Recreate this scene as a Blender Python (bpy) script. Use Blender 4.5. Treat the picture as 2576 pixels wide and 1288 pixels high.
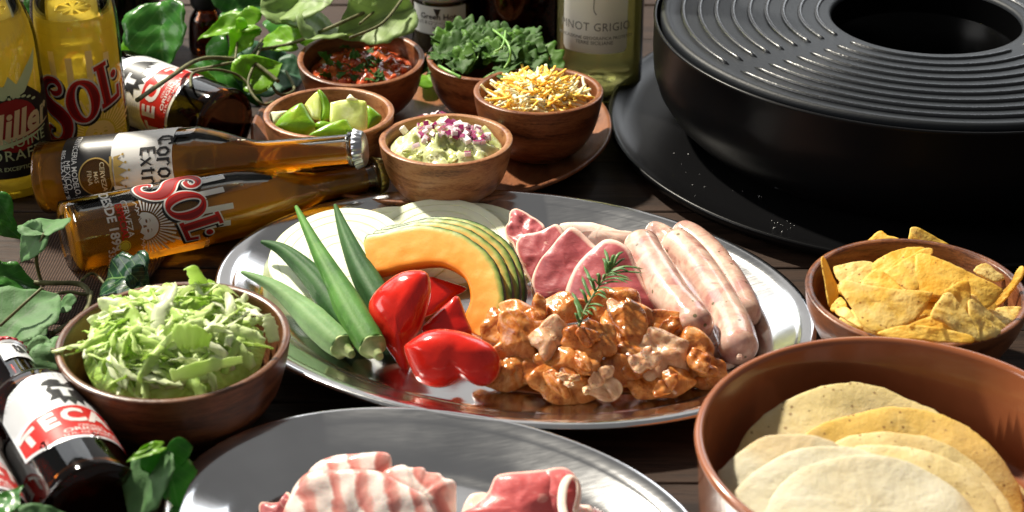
import bpy, bmesh, math, random
import numpy as np
from mathutils import Vector, Matrix, Euler, noise as mn
R = math.radians
rnd = random.Random(7)
for o in list(bpy.data.objects): bpy.data.objects.remove(o)
S = bpy.context.scene
COL = S.collection
# ---------------------------------------------------------------- camera, light, exposure
W_, H_, F_ = 2576., 1288., 4637.
CD, CP = 1.40, R(28.5)
CAM = Vector((0, -CD*math.cos(CP), CD*math.sin(CP)))
FW = -CAM.normalized(); RT = Vector((1, 0, 0)); UP = RT.cross(FW)
cd = bpy.data.cameras.new('camera'); cam = bpy.data.objects.new('camera', cd); COL.objects.link(cam)
cam.location = CAM; cam.rotation_euler = (math.pi/2-CP, 0, 0)
cd.sensor_width = 36; cd.lens = F_/W_*36; cd.clip_start = .05; cd.clip_end = 50
cd.dof.use_dof = True; cd.dof.focus_distance = 1.36; cd.dof.aperture_fstop = 9
S.camera = cam
wd = bpy.data.worlds.new('World'); S.world = wd; wd.use_nodes = True
wd.node_tree.nodes['Background'].inputs[0].default_value = (1, .985, .96, 1)
wd.node_tree.nodes['Background'].inputs[1].default_value = .17
def lamp(name, loc, aim, power, sx, sy=None, color=(1, 1, 1)):
    l = bpy.data.lights.new(name, 'AREA'); l.energy = power; l.color = color
    if sy: l.shape = 'RECTANGLE'; l.size = sx; l.size_y = sy
    else: l.shape = 'DISK'; l.size = sx
    o = bpy.data.objects.new(name, l); COL.objects.link(o); o.location = loc
    o.rotation_euler = (Vector(aim)-Vector(loc)).to_track_quat('-Z', 'Y').to_euler()
lamp('key_lamp', Vector((-1.75, 1.85, 2.75)), (0, 0, 0), 340, .2, None, (1, .925, .78))
lamp('window_lamp', (-1.55, 2.5, 1.5), (-.2, 0, 0), 24, 2.0, 1.5, (.93, .97, 1))
lamp('window_lamp', (1.25, 2.6, 1.35), (.2, 0, 0), 17, 1.3, 1.3, (.9, .95, 1))
lamp('window_lamp', (-2.8, -.3, 1.2), (0, -.1, 0), 40, 1.6, 1.3, (1, .98, .95))
lamp('wall_bounce_fill', (0, 3.3, 1.45), (0, 0, 0), 11, 3.2, 2.4, (1, .97, .93))  # added fill lamp standing in for wall bounce, to brighten the steel trays
S.view_settings.view_transform = 'Standard'; S.view_settings.look = 'None'
S.view_settings.exposure = .12; S.view_settings.gamma = 1
S.cycles.use_denoising = True; S.cycles.max_bounces = 14; S.cycles.transmission_bounces = 14
S.cycles.sample_clamp_indirect = 6; S.cycles.blur_glossy = .5

# ---------------------------------------------------------------- picture point -> place on the table
def ray(sx, sy): return FW + RT*((sx-W_/2)/F_) - UP*((sy-H_/2)/F_)
def at(sx, sy, z=0.):
    d = ray(sx, sy); return CAM + d*((z-CAM.z)/d.z)
def onpl(sx, sy, p0, n):
    d = ray(sx, sy); return CAM + d*((Vector(p0)-CAM).dot(n)/d.dot(n))
def Z(x0, y0, s): return lambda x, y: ((x0+x/s)*.85867, (y0+y/s)*.85867)
def heap(sx, sy, c, Rr, z0, h):
    z = z0
    for _ in range(12):
        p = at(sx, sy, z); d2 = ((p.x-c[0])**2+(p.y-c[1])**2)/Rr**2
        z = .5*z+.5*(z0+h*max(-.3, 1-d2))
    return at(sx, sy, z)

# ---------------------------------------------------------------- objects
def wloc(o):
    v = Vector((0, 0, 0))
    while o is not None: v = v+o.location; o = o.parent
    return v
def tag(o, label=None, cat=None, group=None, kind=None):
    if label: o['label'] = label
    if cat: o['category'] = cat
    if group: o['group'] = group
    if kind: o['kind'] = kind
    return o
def thing(name, label, cat, loc, group=None, kind=None):
    o = bpy.data.objects.new(name, None); COL.objects.link(o); o.location = loc
    o.empty_display_size = .02
    return tag(o, label, cat, group, kind)
def mk(name, V, F, mats, loc, parent=None, smooth=True, pc=None, mi=None):
    me = bpy.data.meshes.new(name)
    loc = Vector(loc); V = [(v[0]-loc.x, v[1]-loc.y, v[2]-loc.z) for v in V]
    me.from_pydata(V, [], F)
    for m in (mats if isinstance(mats, (list, tuple)) else [mats]): me.materials.append(m)
    if mi is not None: me.polygons.foreach_set('material_index', mi)
    me.polygons.foreach_set('use_smooth', [smooth]*len(me.polygons))
    if pc is not None:
        a = me.attributes.new('pc', 'FLOAT_VECTOR', 'POINT'); a.data.foreach_set('vector', [x for p in pc for x in p])
    me.validate(); me.update()
    o = bpy.data.objects.new(name, me); COL.objects.link(o)
    if parent is not None: o.parent = parent; o.location = loc-wloc(parent)
    else: o.location = loc
    return o
def part(root, name, g, mat, smooth=True, **k):
    return mk(name, g[0], g[1], mat, wloc(root), root, smooth, pc=g[2] if len(g) > 2 else None, **k)
def solo(name, label, cat, g, mat, group=None, kind=None, smooth=True, **k):
    V = g[0]; n = len(V)
    loc = (sum(v[0] for v in V)/n, sum(v[1] for v in V)/n, min(v[2] for v in V))
    return tag(mk(name, V, g[1], mat, loc, None, smooth, pc=g[2] if len(g) > 2 else None, **k), label, cat, group, kind)
def copyo(o, M, parent=None, label=None, group=None, cat=None):
    c = o.copy(); COL.objects.link(c); c.parent = parent; c.matrix_world = M
    if parent is not None: c.matrix_world = M; c.matrix_parent_inverse = Matrix.Identity(4); c.location = M.translation-wloc(parent)
    return tag(c, label, cat, group)

# ---------------------------------------------------------------- geometry
def join(*gs):
    V = []; F = []; P = []
    for g in gs:
        b = len(V); V += list(g[0]); F += [tuple(i+b for i in f) for f in g[1]]
        P += list(g[2]) if len(g) > 2 else [(0, 0, 0)]*len(g[0])
    return V, F, P
def xf(g, M):
    M = Matrix(M); return (([M @ Vector(v) for v in g[0]],)+tuple(g[1:]))
def lathe(prof, seg=72, M=None, mod=None, closed=False):
    V = []; F = []; rows = []
    for r, z in prof:
        if r < 1e-6: rows.append([len(V)]); V.append(Vector((0, 0, z)))
        else:
            rows.append(list(range(len(V), len(V)+seg)))
            for i in range(seg):
                a = 2*math.pi*i/seg; k = mod(a, r, z) if mod else 1
                V.append(Vector((r*k*math.cos(a), r*k*math.sin(a), z)))
    prs = list(zip(rows[:-1], rows[1:]))
    if closed: prs.append((rows[-1], rows[0]))
    for A, B in prs:
        for i in range(seg):
            j = (i+1) % seg
            if len(A) == 1 and len(B) == 1: continue
            if len(A) == 1: F.append((A[0], B[j], B[i]))
            elif len(B) == 1: F.append((A[i], A[j], B[0]))
            else: F.append((A[i], A[j], B[j], B[i]))
    if M is not None: V = [M @ v for v in V]
    return V, F
def smoothprof(pts, n=8):
    out = []
    for i in range(len(pts)-1):
        p0 = pts[max(i-1, 0)]; p1 = pts[i]; p2 = pts[i+1]; p3 = pts[min(i+2, len(pts)-1)]
        for k in range(n):
            t = k/n; out.append(tuple(.5*((2*b)+(-a+c)*t+(2*a-5*b+4*c-d)*t*t+(-a+3*b-3*c+d)*t**3) for a, b, c, d in zip(p0, p1, p2, p3)))
    out.append(tuple(pts[-1])); return out
def spline(P, n=8): return [Vector(p) for p in smoothprof([tuple(p) for p in P], n)]
def tube(path, rad, seg=10, sec=None, flat=(1, 1), up=(0, 0, 1), cap=True, pcf=None):
    path = [Vector(p) for p in path]; n = len(path)
    rad = rad if hasattr(rad, '__len__') else [rad]*n
    V = []; F = []; P = []
    t0 = (path[1]-path[0]).normalized(); up = Vector(up)
    a = (up-t0*up.dot(t0)); a = a.normalized() if a.length > 1e-4 else t0.orthogonal().normalized()
    for i in range(n):
        t = (path[min(i+1, n-1)]-path[max(i-1, 0)]).normalized()
        a = a-t*a.dot(t); a.normalize(); b = t.cross(a)
        for k in range(seg):
            th = 2*math.pi*k/seg; r = rad[i]*(sec(th, i/(n-1)) if sec else 1)
            V.append(path[i]+b*(r*flat[0]*math.cos(th))+a*(r*flat[1]*math.sin(th)))
            P.append((i/(n-1), k/seg, rad[i]))
    for i in range(n-1):
        for k in range(seg):
            j = (k+1) % seg; F.append((i*seg+k, i*seg+j, (i+1)*seg+j, (i+1)*seg+k))
    if cap:
        for i, rev in ((0, True), (n-1, False)):
            c = len(V); V.append(path[i].copy()); P.append((i/(n-1), 0, 0))
            for k in range(seg):
                j = (k+1) % seg; F.append((c, i*seg+j, i*seg+k) if rev else (c, i*seg+k, i*seg+j))
    return V, F, P
def resample(pts, N, sm=True):
    m = len(pts); fine = []
    for i in range(m):
        p0, p1, p2, p3 = pts[i-1], pts[i], pts[(i+1) % m], pts[(i+2) % m]
        for k in range(10):
            t = k/10
            if sm: fine.append(.5*((2*p1)+(p2-p0)*t+(2*p0-5*p1+4*p2-p3)*t*t+(3*p1-p0-3*p2+p3)*t**3))
            else: fine.append(p1.lerp(p2, t))
    L = [0]
    for i in range(len(fine)): L.append(L[-1]+(fine[(i+1) % len(fine)]-fine[i]).length)
    out = []; j = 0
    for k in range(N):
        d = L[-1]*k/N
        while L[j+1] < d: j += 1
        t = (d-L[j])/max(L[j+1]-L[j], 1e-9); out.append(fine[j].lerp(fine[(j+1) % len(fine)], t))
    return out
def pillow(outl, p0, n, h, back=None, N=56, K=9, amp=0., freq=60., pw=2., bend=None, sm=True, jag=0., flatness=1.):
    """a thick rounded slab: outline given as picture points, laid on the plane (p0, n), bulging by h to the front and back behind"""
    n = Vector(n).normalized(); back = h if back is None else back
    pts = resample([onpl(x, y, p0, n) for x, y in outl], N, sm)
    c = sum(pts, Vector())/N
    u = RT-n*n.dot(RT); u.normalize(); v = n.cross(u)
    if jag: pts = [p+(p-c).normalized()*jag*mn.noise(p*freq*3) for p in pts]
    ext = max((p-c).length for p in pts)
    V = []; F = []; P = []
    def ht(rho): return max(0, 1-rho**pw)**.5
    def pt(p, rho, side):
        q = c+(p-c)*rho; d = (h if side > 0 else -back)*ht(rho)
        e = amp*mn.fractal(q*freq, 1, 2, 3)*min(1, 4*(1-rho)+.25) if amp else 0
        r = q+n*(d+e*(1 if side > 0 else .6))
        if bend: r = r+n*bend((q-c).dot(u)/ext, (q-c).dot(v)/ext)*ext
        return r
    rh = [math.sin(math.pi/2*k/K) for k in range(1, K+1)]
    V.append(pt(c, 0, 1)); P.append((0, 0, 0))
    for k in range(K):
        for p in pts:
            V.append(pt(p, rh[k], 1)); q = (p-c)*rh[k]; P.append((rh[k], q.dot(u), q.dot(v)))
    nb = len(V)
    for k in range(K-1):
        for p in pts:
            V.append(pt(p, rh[k], -1)); q = (p-c)*rh[k]; P.append((rh[k], q.dot(u), q.dot(v)))
    V.append(pt(c, 0, -1)); P.append((0, 0, 0)); cb = len(V)-1
    fr = lambda k, i: 1+k*N+i % N
    bk = lambda k, i: (nb+k*N+i % N) if k < K-1 else fr(K-1, i)
    for i in range(N):
        F.append((0, fr(0, i), fr(0, i+1))); F.append((cb, bk(0, i+1), bk(0, i)))
        for k in range(K-1):
            F.append((fr(k, i), fr(k+1, i), fr(k+1, i+1), fr(k, i+1)))
            F.append((bk(k, i), bk(k, i+1), bk(k+1, i+1), bk(k+1, i)))
    # outward orientation
    a, b_, d = (Vector(V[i]) for i in F[0])
    if (b_-a).cross(d-a).dot(n) < 0: F = [tuple(reversed(f)) for f in F]
    return V, F, P
_ico = {}
def ico(sub):
    if sub not in _ico:
        bm = bmesh.new(); bmesh.ops.create_icosphere(bm, subdivisions=sub, radius=1)
        bm.verts.index_update(); _ico[sub] = ([v.co.copy() for v in bm.verts], [tuple(v.index for v in f.verts) for f in bm.faces]); bm.free()
    return _ico[sub]
def blob(c, rad, rot=(0, 0, 0), seed=0, amp=.2, freq=1.6, sub=4, ridge=0., pw=1.):
    V0, F = ico(sub); M = Euler(rot).to_matrix(); off = Vector((seed*3.7, seed*1.3, -seed*2.1)); V = []; P = []
    for v in V0:
        e = amp*mn.fractal(v*freq+off, 1, 2, 3)
        rr = 0
        if ridge:
            w = v+.4*mn.noise_vector(v*1.3+off); q1 = mn.noise(w*freq*.9-off); q2 = mn.noise(w*freq*1.7+off*2); rr = math.exp(-(q1/.07)**2); e -= ridge*rr+ridge*.55*math.exp(-(q2/.05)**2)
        q = v*(1+e); V.append(Vector(c)+M @ Vector((q.x*rad[0], q.y*rad[1], q.z*rad[2]))); P.append((e, rr, v.z))
    return V, list(F), P
def box(c, s, M=None, bev=.15):
    """a box with chamfered edges"""
    hx, hy, hz = s[0]/2, s[1]/2, s[2]/2; b = min(hx, hy, hz)*bev; V = []
    bm = bmesh.new(); bmesh.ops.create_cube(bm, size=1)
    for v in bm.verts: v.co = Vector((v.co.x*2*hx, v.co.y*2*hy, v.co.z*2*hz))
    bmesh.ops.bevel(bm, geom=bm.edges[:], offset=b, segments=1, affect='EDGES'); bm.verts.index_update()
    V = [Vector(c)+(M @ v.co if M else v.co.copy()) for v in bm.verts]; F = [tuple(v.index for v in f.verts) for f in bm.faces]; bm.free()
    return V, F
# flat print: 2-D shapes, later wrapped round a bottle
def _fill(o):
    me = o.to_mesh(); V = [v.co.copy() for v in me.vertices]; F = [tuple(p.vertices) for p in me.polygons]; o.to_mesh_clear()
    d = o.data; bpy.data.objects.remove(o); bpy.data.curves.remove(d); return V, F
def text2(s, size, x=0, y=0, bold=0, shear=0, sx=1, rot=0, align='CENTER', sp=1):
    c = bpy.data.curves.new('t', 'FONT'); c.body = s; c.size = size; c.offset = bold*size; c.shear = shear; c.align_x = align; c.align_y = 'CENTER'; c.space_character = sp; c.resolution_u = 3
    o = bpy.data.objects.new('t', c); COL.objects.link(o); V, F = _fill(o)
    ca, sa = math.cos(rot), math.sin(rot)
    return [Vector((x+v.x*sx*ca-v.y*sa, y+v.x*sx*sa+v.y*ca, 0)) for v in V], F
def poly2(*loops):
    c = bpy.data.curves.new('p', 'CURVE'); c.dimensions = '2D'; c.fill_mode = 'BOTH'
    for L in loops:
        s = c.splines.new('POLY'); s.points.add(len(L)-1); s.use_cyclic_u = True
        for i, p in enumerate(L): s.points[i].co = (p[0], p[1], 0, 1)
    o = bpy.data.objects.new('p', c); COL.objects.link(o); return _fill(o)
def stroke2(pts, wid, n=6, closed=False):
    m = len(pts); wid = wid if hasattr(wid, '__len__') else [wid]*m
    q = [(p[0], p[1], w) for p, w in zip(pts, wid)]
    if closed: q = smoothprof([q[-1]]+q+[q[0], q[1]], n); q = q[n:-n]
    else: q = smoothprof(q, n) if n > 1 else q
    V = []; F = []
    for i, a in enumerate(q):
        b, c = q[max(i-1, 0)], q[min(i+1, len(q)-1)]; d = Vector((c[0]-b[0], c[1]-b[1], 0)).normalized(); nn = Vector((-d.y, d.x, 0))
        V += [Vector((a[0], a[1], 0))+nn*a[2]/2, Vector((a[0], a[1], 0))-nn*a[2]/2]
        if i: F.append((2*i-2, 2*i-1, 2*i+1, 2*i))
    return V, F
def disc2(x, y, r, n=28, ry=None): return [(x+r*math.cos(2*math.pi*i/n), y+(ry or r)*math.sin(2*math.pi*i/n)) for i in range(n)]
def aff(g, M2, t=(0, 0)):
    return [Vector((M2[0]*v.x+M2[1]*v.y+t[0], M2[2]*v.x+M2[3]*v.y+t[1], 0)) for v in g[0]], g[1]
def wrap(g, prof, M, off=.0003, step=.0025, phi=0., inside=False):
    bm = bmesh.new(); vs = [bm.verts.new(v) for v in g[0]]
    for f in g[1]:
        try: bm.faces.new([vs[i] for i in f])
        except ValueError: pass
    xs = [v.co.x for v in vs]; ys = [v.co.y for v in vs]
    for ax, lo, hi in ((0, min(xs), max(xs)), (1, min(ys), max(ys))):
        st = step if ax == 0 else step*2.5
        k = math.ceil(lo/st)
        while k*st < hi:
            co = [0, 0, 0]; no = [0, 0, 0]; co[ax] = k*st; no[ax] = 1
            bmesh.ops.bisect_plane(bm, geom=bm.verts[:]+bm.edges[:]+bm.faces[:], plane_co=co, plane_no=no); k += 1
    zs = np.array([p[1] for p in prof]); rs = np.array([p[0] for p in prof]); Rb = rs.max()
    bm.verts.index_update(); V = []
    for v in bm.verts:
        r = float(np.interp(v.co.y, zs, rs))+off; a = v.co.x/Rb+phi
        V.append(M @ Vector((r*math.sin(a), -r*math.cos(a), v.co.y)))
    F = [tuple(w.index for w in f.verts) for f in bm.faces]; bm.free()
    # face outward
    ax0 = M @ Vector((0, 0, 0)); ad = (M.to_3x3() @ Vector((0, 0, 1)))
    G = []
    for f in F:
        a, b, c = (V[f[i]] for i in (0, 1, 2)); nn = (b-a).cross(c-a); w = a-ax0; w = w-ad*w.dot(ad)
        G.append(f if nn.dot(w) > 0 else tuple(reversed(f)))
    return V, G

# ---------------------------------------------------------------- materials
class MT:
    def __init__(s, name, base=(.5, .5, .5), rough=.5, **k):
        s.m = bpy.data.materials.new(name); s.m.use_nodes = True; s.t = s.m.node_tree; s.b = s.t.nodes['Principled BSDF']
        s.set('Base Color', base); s.set('Roughness', rough); s.set('Specular IOR Level', .3)
        for a, v in k.items(): s.set(a.replace('_', ' '), v)
    def set(s, a, v):
        i = s.b.inputs[a]
        if isinstance(v, bpy.types.NodeSocket): s.t.links.new(v, i)
        elif isinstance(v, tuple) and len(v) == 3 and i.type == 'RGBA': i.default_value = (*v, 1)
        else: i.default_value = v
    def n(s, typ, **k):
        o = s.t.nodes.new(typ)
        for a, v in k.items():
            if a.startswith('i_'):
                key = a[2:]; key = int(key) if key.isdigit() else key.replace('_', ' '); i = o.inputs[key]
                if isinstance(v, bpy.types.NodeSocket): s.t.links.new(v, i)
                elif isinstance(v, tuple) and len(v) == 3 and i.type == 'RGBA': i.default_value = (*v, 1)
                else: i.default_value = v
            else: setattr(o, a, v)
        return o
    def co(s, sc=(1, 1, 1), rot=(0, 0, 0)):
        c = s.n('ShaderNodeTexCoord'); m = s.n('ShaderNodeMapping', i_Vector=c.outputs['Object']); m.inputs['Scale'].default_value = sc; m.inputs['Rotation'].default_value = rot
        r = s.n('ShaderNodeObjectInfo'); v = s.n('ShaderNodeVectorMath', operation='MULTIPLY_ADD', i_0=r.outputs['Random'], i_1=(7.1, 3.3, 5.7), i_2=m.outputs[0]); return v.outputs[0]
    def noise(s, scale, detail=4, rough=.55, vec=None, dist=0):
        return s.n('ShaderNodeTexNoise', i_Vector=vec or s.co(), i_Scale=scale, i_Detail=detail, i_Roughness=rough, i_Distortion=dist).outputs[0]
    def ramp(s, fac, stops):
        r = s.n('ShaderNodeValToRGB', i_Fac=fac); e = r.color_ramp.elements
        while len(e) < len(stops): e.new(.5)
        for x, (p, c) in zip(e, stops): x.position = p; x.color = (*c, 1) if not isinstance(c, (int, float)) else (c, c, c, 1)
        return r.outputs[0]
    def mix(s, fac, a, b):
        return s.n('ShaderNodeMix', data_type='RGBA', i_0=fac, i_6=a, i_7=b).outputs[2]
    def math(s, op, a, b=0): return s.n('ShaderNodeMath', operation=op, i_0=a, i_1=b).outputs[0]
    def attr(s, k=0):
        a = s.n('ShaderNodeAttribute', attribute_name='pc'); x = s.n('ShaderNodeSeparateXYZ', i_0=a.outputs['Vector']); return x.outputs[k]
    def rand(s): return s.n('ShaderNodeObjectInfo').outputs['Random']
    def bump(s, h, st=.3, d=.002):
        s.set('Normal', s.n('ShaderNodeBump', i_Strength=st, i_Distance=d, i_Height=h).outputs[0]); return s
    def base(s, c): s.set('Base Color', c); return s
def wood(name, cols, sc=(8, 60, 60), rough=.45, grain=.35, rot=(0, 0, 0), coat=0.):
    spec_ = .2 if "pine" in name else .3
    m = MT(name, rough=rough); v = m.co(sc, rot)
    a = m.noise(1.0, 5, .6, v, .6); b = m.noise(5., 4, .6, m.co(tuple(x*3 for x in sc), rot))
    f = m.math('ADD', m.math('MULTIPLY', a, .72), m.math('MULTIPLY', b, .28))
    m.base(m.ramp(f, [(.36+.28*i/(len(cols)-1), c) for i, c in enumerate(cols)])); m.bump(b, grain, .001)
    m.set("Specular IOR Level", spec_)
    if coat: m.set('Coat Weight', coat); m.set('Coat Roughness', .25)
    m.set('Roughness', m.ramp(b, [(.3, rough-.08), (.75, rough+.15)]))
    return m.m
def food(name, stops, scale=60, rough=.35, sss=.15, rad=(.006, .003, .002), bump=.3, bd=.001, bs=200, detail=5, coat=0., sub=None):
    m = MT(name, rough=rough); f = m.noise(scale, detail); m.base(m.ramp(f, stops))
    m.set('Subsurface Weight', sss); m.set('Subsurface Radius', rad); m.set('Subsurface Scale', 1.)
    m.bump(m.noise(bs, 4), bump, bd)
    if coat: m.set('Coat Weight', coat); m.set('Coat Roughness', .12)
    return m.m
M_plank = wood('dark stained pine', [(.009, .005, .0035), (.02, .0115, .008), (.042, .024, .016), (.016, .0095, .007)], (3, 70, 70), .62, .6)
M_acacia = wood('acacia', [(.04, .011, .004), (.14, .042, .014), (.23, .082, .028), (.09, .026, .008)], (16, 16, 80), .36, .25, (.35, .2, 0), .25)
M_acacia_light = wood('pale acacia', [(.09, .026, .009), (.25, .095, .035), (.36, .17, .075), (.16, .052, .018)], (20, 20, 80), .38, .25, (.3, -.3, 0), .2)
M_acacia_dark = wood('dark acacia', [(.02, .008, .004), (.075, .025, .01), (.14, .052, .02), (.05, .017, .007)], (12, 12, 90), .36, .25, (.3, .15, 0), .3)
M_platewood = wood('plate wood', [(.07, .022, .009), (.18, .062, .022), (.26, .1, .04)], (70, 16, 16), .42, .25, (0, 0, .4), .15)
def steel():
    m = MT('stainless steel', (.58, .58, .6), .2, Metallic=1.); s = m.noise(60, 6, .7, m.co((1, 9, 1))); p = m.noise(14, 3)
    m.set('Roughness', m.ramp(m.math('ADD', m.math('MULTIPLY', s, .5), m.math('MULTIPLY', p, .5)), [(.35, .1), (.65, .19)]))
    m.base(m.ramp(p, [(.3, (.6, .6, .61)), (.7, (.73, .73, .74))])); m.bump(s, .05, .0004); return m.m
M_steel = steel()
def black(name, c, r, bs=0, bstr=.2, spec=.5):
    m = MT(name, c, r, Specular_IOR_Level=spec)
    if bs: m.bump(m.noise(bs, 3), bstr, .0005)
    return m
M_enamel = black('black satin enamel', (.004, .004, .0045), .3, 30, .03, .12).m
M_castiron = black('black nonstick grill', (.008, .0098, .0125), .5, 700, .45, .22).m; M_ribs = black('black nonstick rib', (.008, .0095, .012), .27, 500, .5, .5).m
M_dark = black('glossy black well', (.0015, .0015, .0016), .25, 60, .05, .06).m
def pot():
    m = MT('brown glazed pot', (.27, .085, .032), .2, Coat_Weight=.5, Coat_Roughness=.08); m.base(m.ramp(m.noise(40, 3), [(.3, (.25, .078, .029)), (.7, (.29, .093, .036))])); m.bump(m.noise(25, 2), .03, .002); return m.m
M_pot = pot()
def glass(name, c, r=.0, ior=1.48): return MT(name, c, r, Transmission_Weight=1., IOR=ior).m
def shell(name, c, k=1.):
    # thin bottle wall: clear with a fresnel sheen
    m = MT(name); tr = m.n('ShaderNodeBsdfTransparent', i_Color=c); gl = m.n('ShaderNodeBsdfGlossy', i_Roughness=.05); fr = m.n('ShaderNodeFresnel', i_IOR=1.5)
    mx = m.n('ShaderNodeMixShader', i_0=m.math('MULTIPLY', fr.outputs[0], k), i_1=tr.outputs[0], i_2=gl.outputs[0]); return out(m, mx)
def out(m, mx):
    o = [x for x in m.t.nodes if x.type == 'OUTPUT_MATERIAL'][0]; m.t.links.new(mx.outputs[0], o.inputs[0]); return m.m
def liquid(name, c, refr=.5, glow=.22, clear=None, ior=1.33, df_=.2):
    # beer: bends what is behind it, lets tinted light through, with a translucent share imitating backlit glow
    m = MT(name, c, 0, Transmission_Weight=1., IOR=ior); tr = m.n('ShaderNodeBsdfTransparent', i_Color=clear or c); tl = m.n('ShaderNodeBsdfTranslucent', i_Color=c); df = m.n('ShaderNodeBsdfDiffuse', i_Color=c)
    a = m.n('ShaderNodeMixShader', i_0=refr, i_1=tr.outputs[0], i_2=m.b.outputs[0]); g = m.n('ShaderNodeMixShader', i_0=df_, i_1=tl.outputs[0], i_2=df.outputs[0]); b = m.n('ShaderNodeMixShader', i_0=glow, i_1=a.outputs[0], i_2=g.outputs[0]); return out(m, b)
M_glass = shell('clear glass', (.985, .985, .96))
M_glass_lit = shell('yellow lit glass', (.99, .95, .7))  # clear glass; yellow light of the upright bottles put in as tint
M_palegreen = shell('pale green glass', (.96, .97, .86))
M_brownglass = shell('brown bottle glass', (.62, .33, .13))
M_greenglass = glass('dark green glass', (.06, .12, .035))
M_beer_lit = liquid('lager', (1., .88, .34), .25, .55, df_=.5)  # upright bottles: backlight put into this brighter, yellower lager colour
M_beer_dim = liquid('dimly lit lager', (.99, .58, .055), .5, .24, df_=.35)  # same lager lying before dark wood, the missing backlight put into its colour
M_darkbeer = liquid('lager behind brown glass', (.35, .12, .02), .7, .06)
M_wine = liquid('white wine', (.96, .92, .62), .6, .12)
def paint(name, c, r=.4, bs=300, thru=0.):
    m = MT(name, c, r); m.bump(m.noise(bs, 2), .04, .0004)
    if thru: return out(m, m.n('ShaderNodeMixShader', i_0=thru, i_1=m.b.outputs[0], i_2=m.n('ShaderNodeBsdfTranslucent', i_Color=c).outputs[0]))
    return m.m
M_white = paint('white print', (.8, .79, .76), thru=.3); M_red = paint('red print', (.62, .025, .02), thru=.35); M_black = paint('black print', (.012, .011, .012))
M_deepred = paint('deep red print', (.22, .008, .01)); M_gold = MT('gold print', (.62, .42, .13), .3, Metallic=.8).m; M_cream = paint('cream print', (.84, .7, .4), thru=.45)
M_silver = MT('silver label', (.72, .73, .75), .3, Metallic=.35).m; M_sage = paint('sage print', (.42, .5, .28)); M_grey = paint('grey print', (.16, .16, .16))
M_orange = paint('orange red print', (.62, .06, .02)); M_yellow = paint('yellow print', (.75, .58, .05))
M_capsilver = MT('silver cap', (.42, .44, .48), .3, Metallic=.9).m; M_capgold = MT('gold and red cap', (.5, .42, .14), .35, Metallic=.8).m; M_capred = paint('red cap', (.42, .05, .07), .35)
# ================================================================ the table
table = thing('table', 'dark brown stained wooden table of long planks under all the food', 'table', (0, 0, -.03), kind='structure')
PW = .092
for i in range(-9, 20):
    y0 = i*PW+.028
    g = box((0+.04*math.sin(i*3.1), y0, -.012+.0006*math.sin(i*2.3)), (3.6, PW-.0016, .0235), None, .07)
    part(table, 'plank', g, M_plank, smooth=False)
# burlap under the leaves at the left
def burlap():
    m = MT('brown burlap', rough=.9); v = m.co((1, 1, 1))
    a = m.n('ShaderNodeTexWave', i_Vector=v, i_Scale=150., i_Distortion=.6, i_Detail_Scale=2., bands_direction='X').outputs[1]
    b = m.n('ShaderNodeTexWave', i_Vector=v, i_Scale=150., i_Distortion=.6, i_Detail_Scale=2., bands_direction='Y').outputs[1]
    h = m.math('MULTIPLY', a, b); m.base(m.ramp(h, [(.05, (.02, .011, .008)), (.6, (.13, .078, .055))])); m.bump(h, .8, .0015); return m.m
M_burlap = burlap()
def sheet(P0, U, V_, nu, nv, fn, th=.0016):
    V = []; F = []
    for s in (0, 1):
        for j in range(nv+1):
            for i in range(nu+1):
                u, v = i/nu, j/nv; p = Vector(P0)+Vector(U)*u+Vector(V_)*v; V.append(p+Vector((0, 0, fn(u, v)-s*th)))
    n = (nu+1)*(nv+1); q = lambda s, i, j: s*n+j*(nu+1)+i
    for j in range(nv):
        for i in range(nu):
            F.append((q(0, i, j), q(0, i+1, j), q(0, i+1, j+1), q(0, i, j+1))); F.append((q(1, i, j), q(1, i, j+1), q(1, i+1, j+1), q(1, i+1, j)))
    for i in range(nu): F.append((q(0, i, 0), q(1, i, 0), q(1, i+1, 0), q(0, i+1, 0))); F.append((q(0, i, nv), q(0, i+1, nv), q(1, i+1, nv), q(1, i, nv)))
    for j in range(nv): F.append((q(0, 0, j), q(0, 0, j+1), q(1, 0, j+1), q(1, 0, j))); F.append((q(0, nu, j), q(1, nu, j), q(1, nu, j+1), q(0, nu, j+1)))
    return V, F
b0 = at(-140, 900); b1 = at(118, 900); b2 = at(-140, 545)
solo('burlap_cloth', 'coarse brown woven cloth lying under the ivy leaves and lager bottles', 'cloth',
     sheet(b0+Vector((0, 0, .003)), (.108, .0, 0), (.03, .19, 0), 30, 30, lambda u, v: .002+.004*max(0, mn.noise((u*3, v*3, 1)))), M_burlap)

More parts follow.
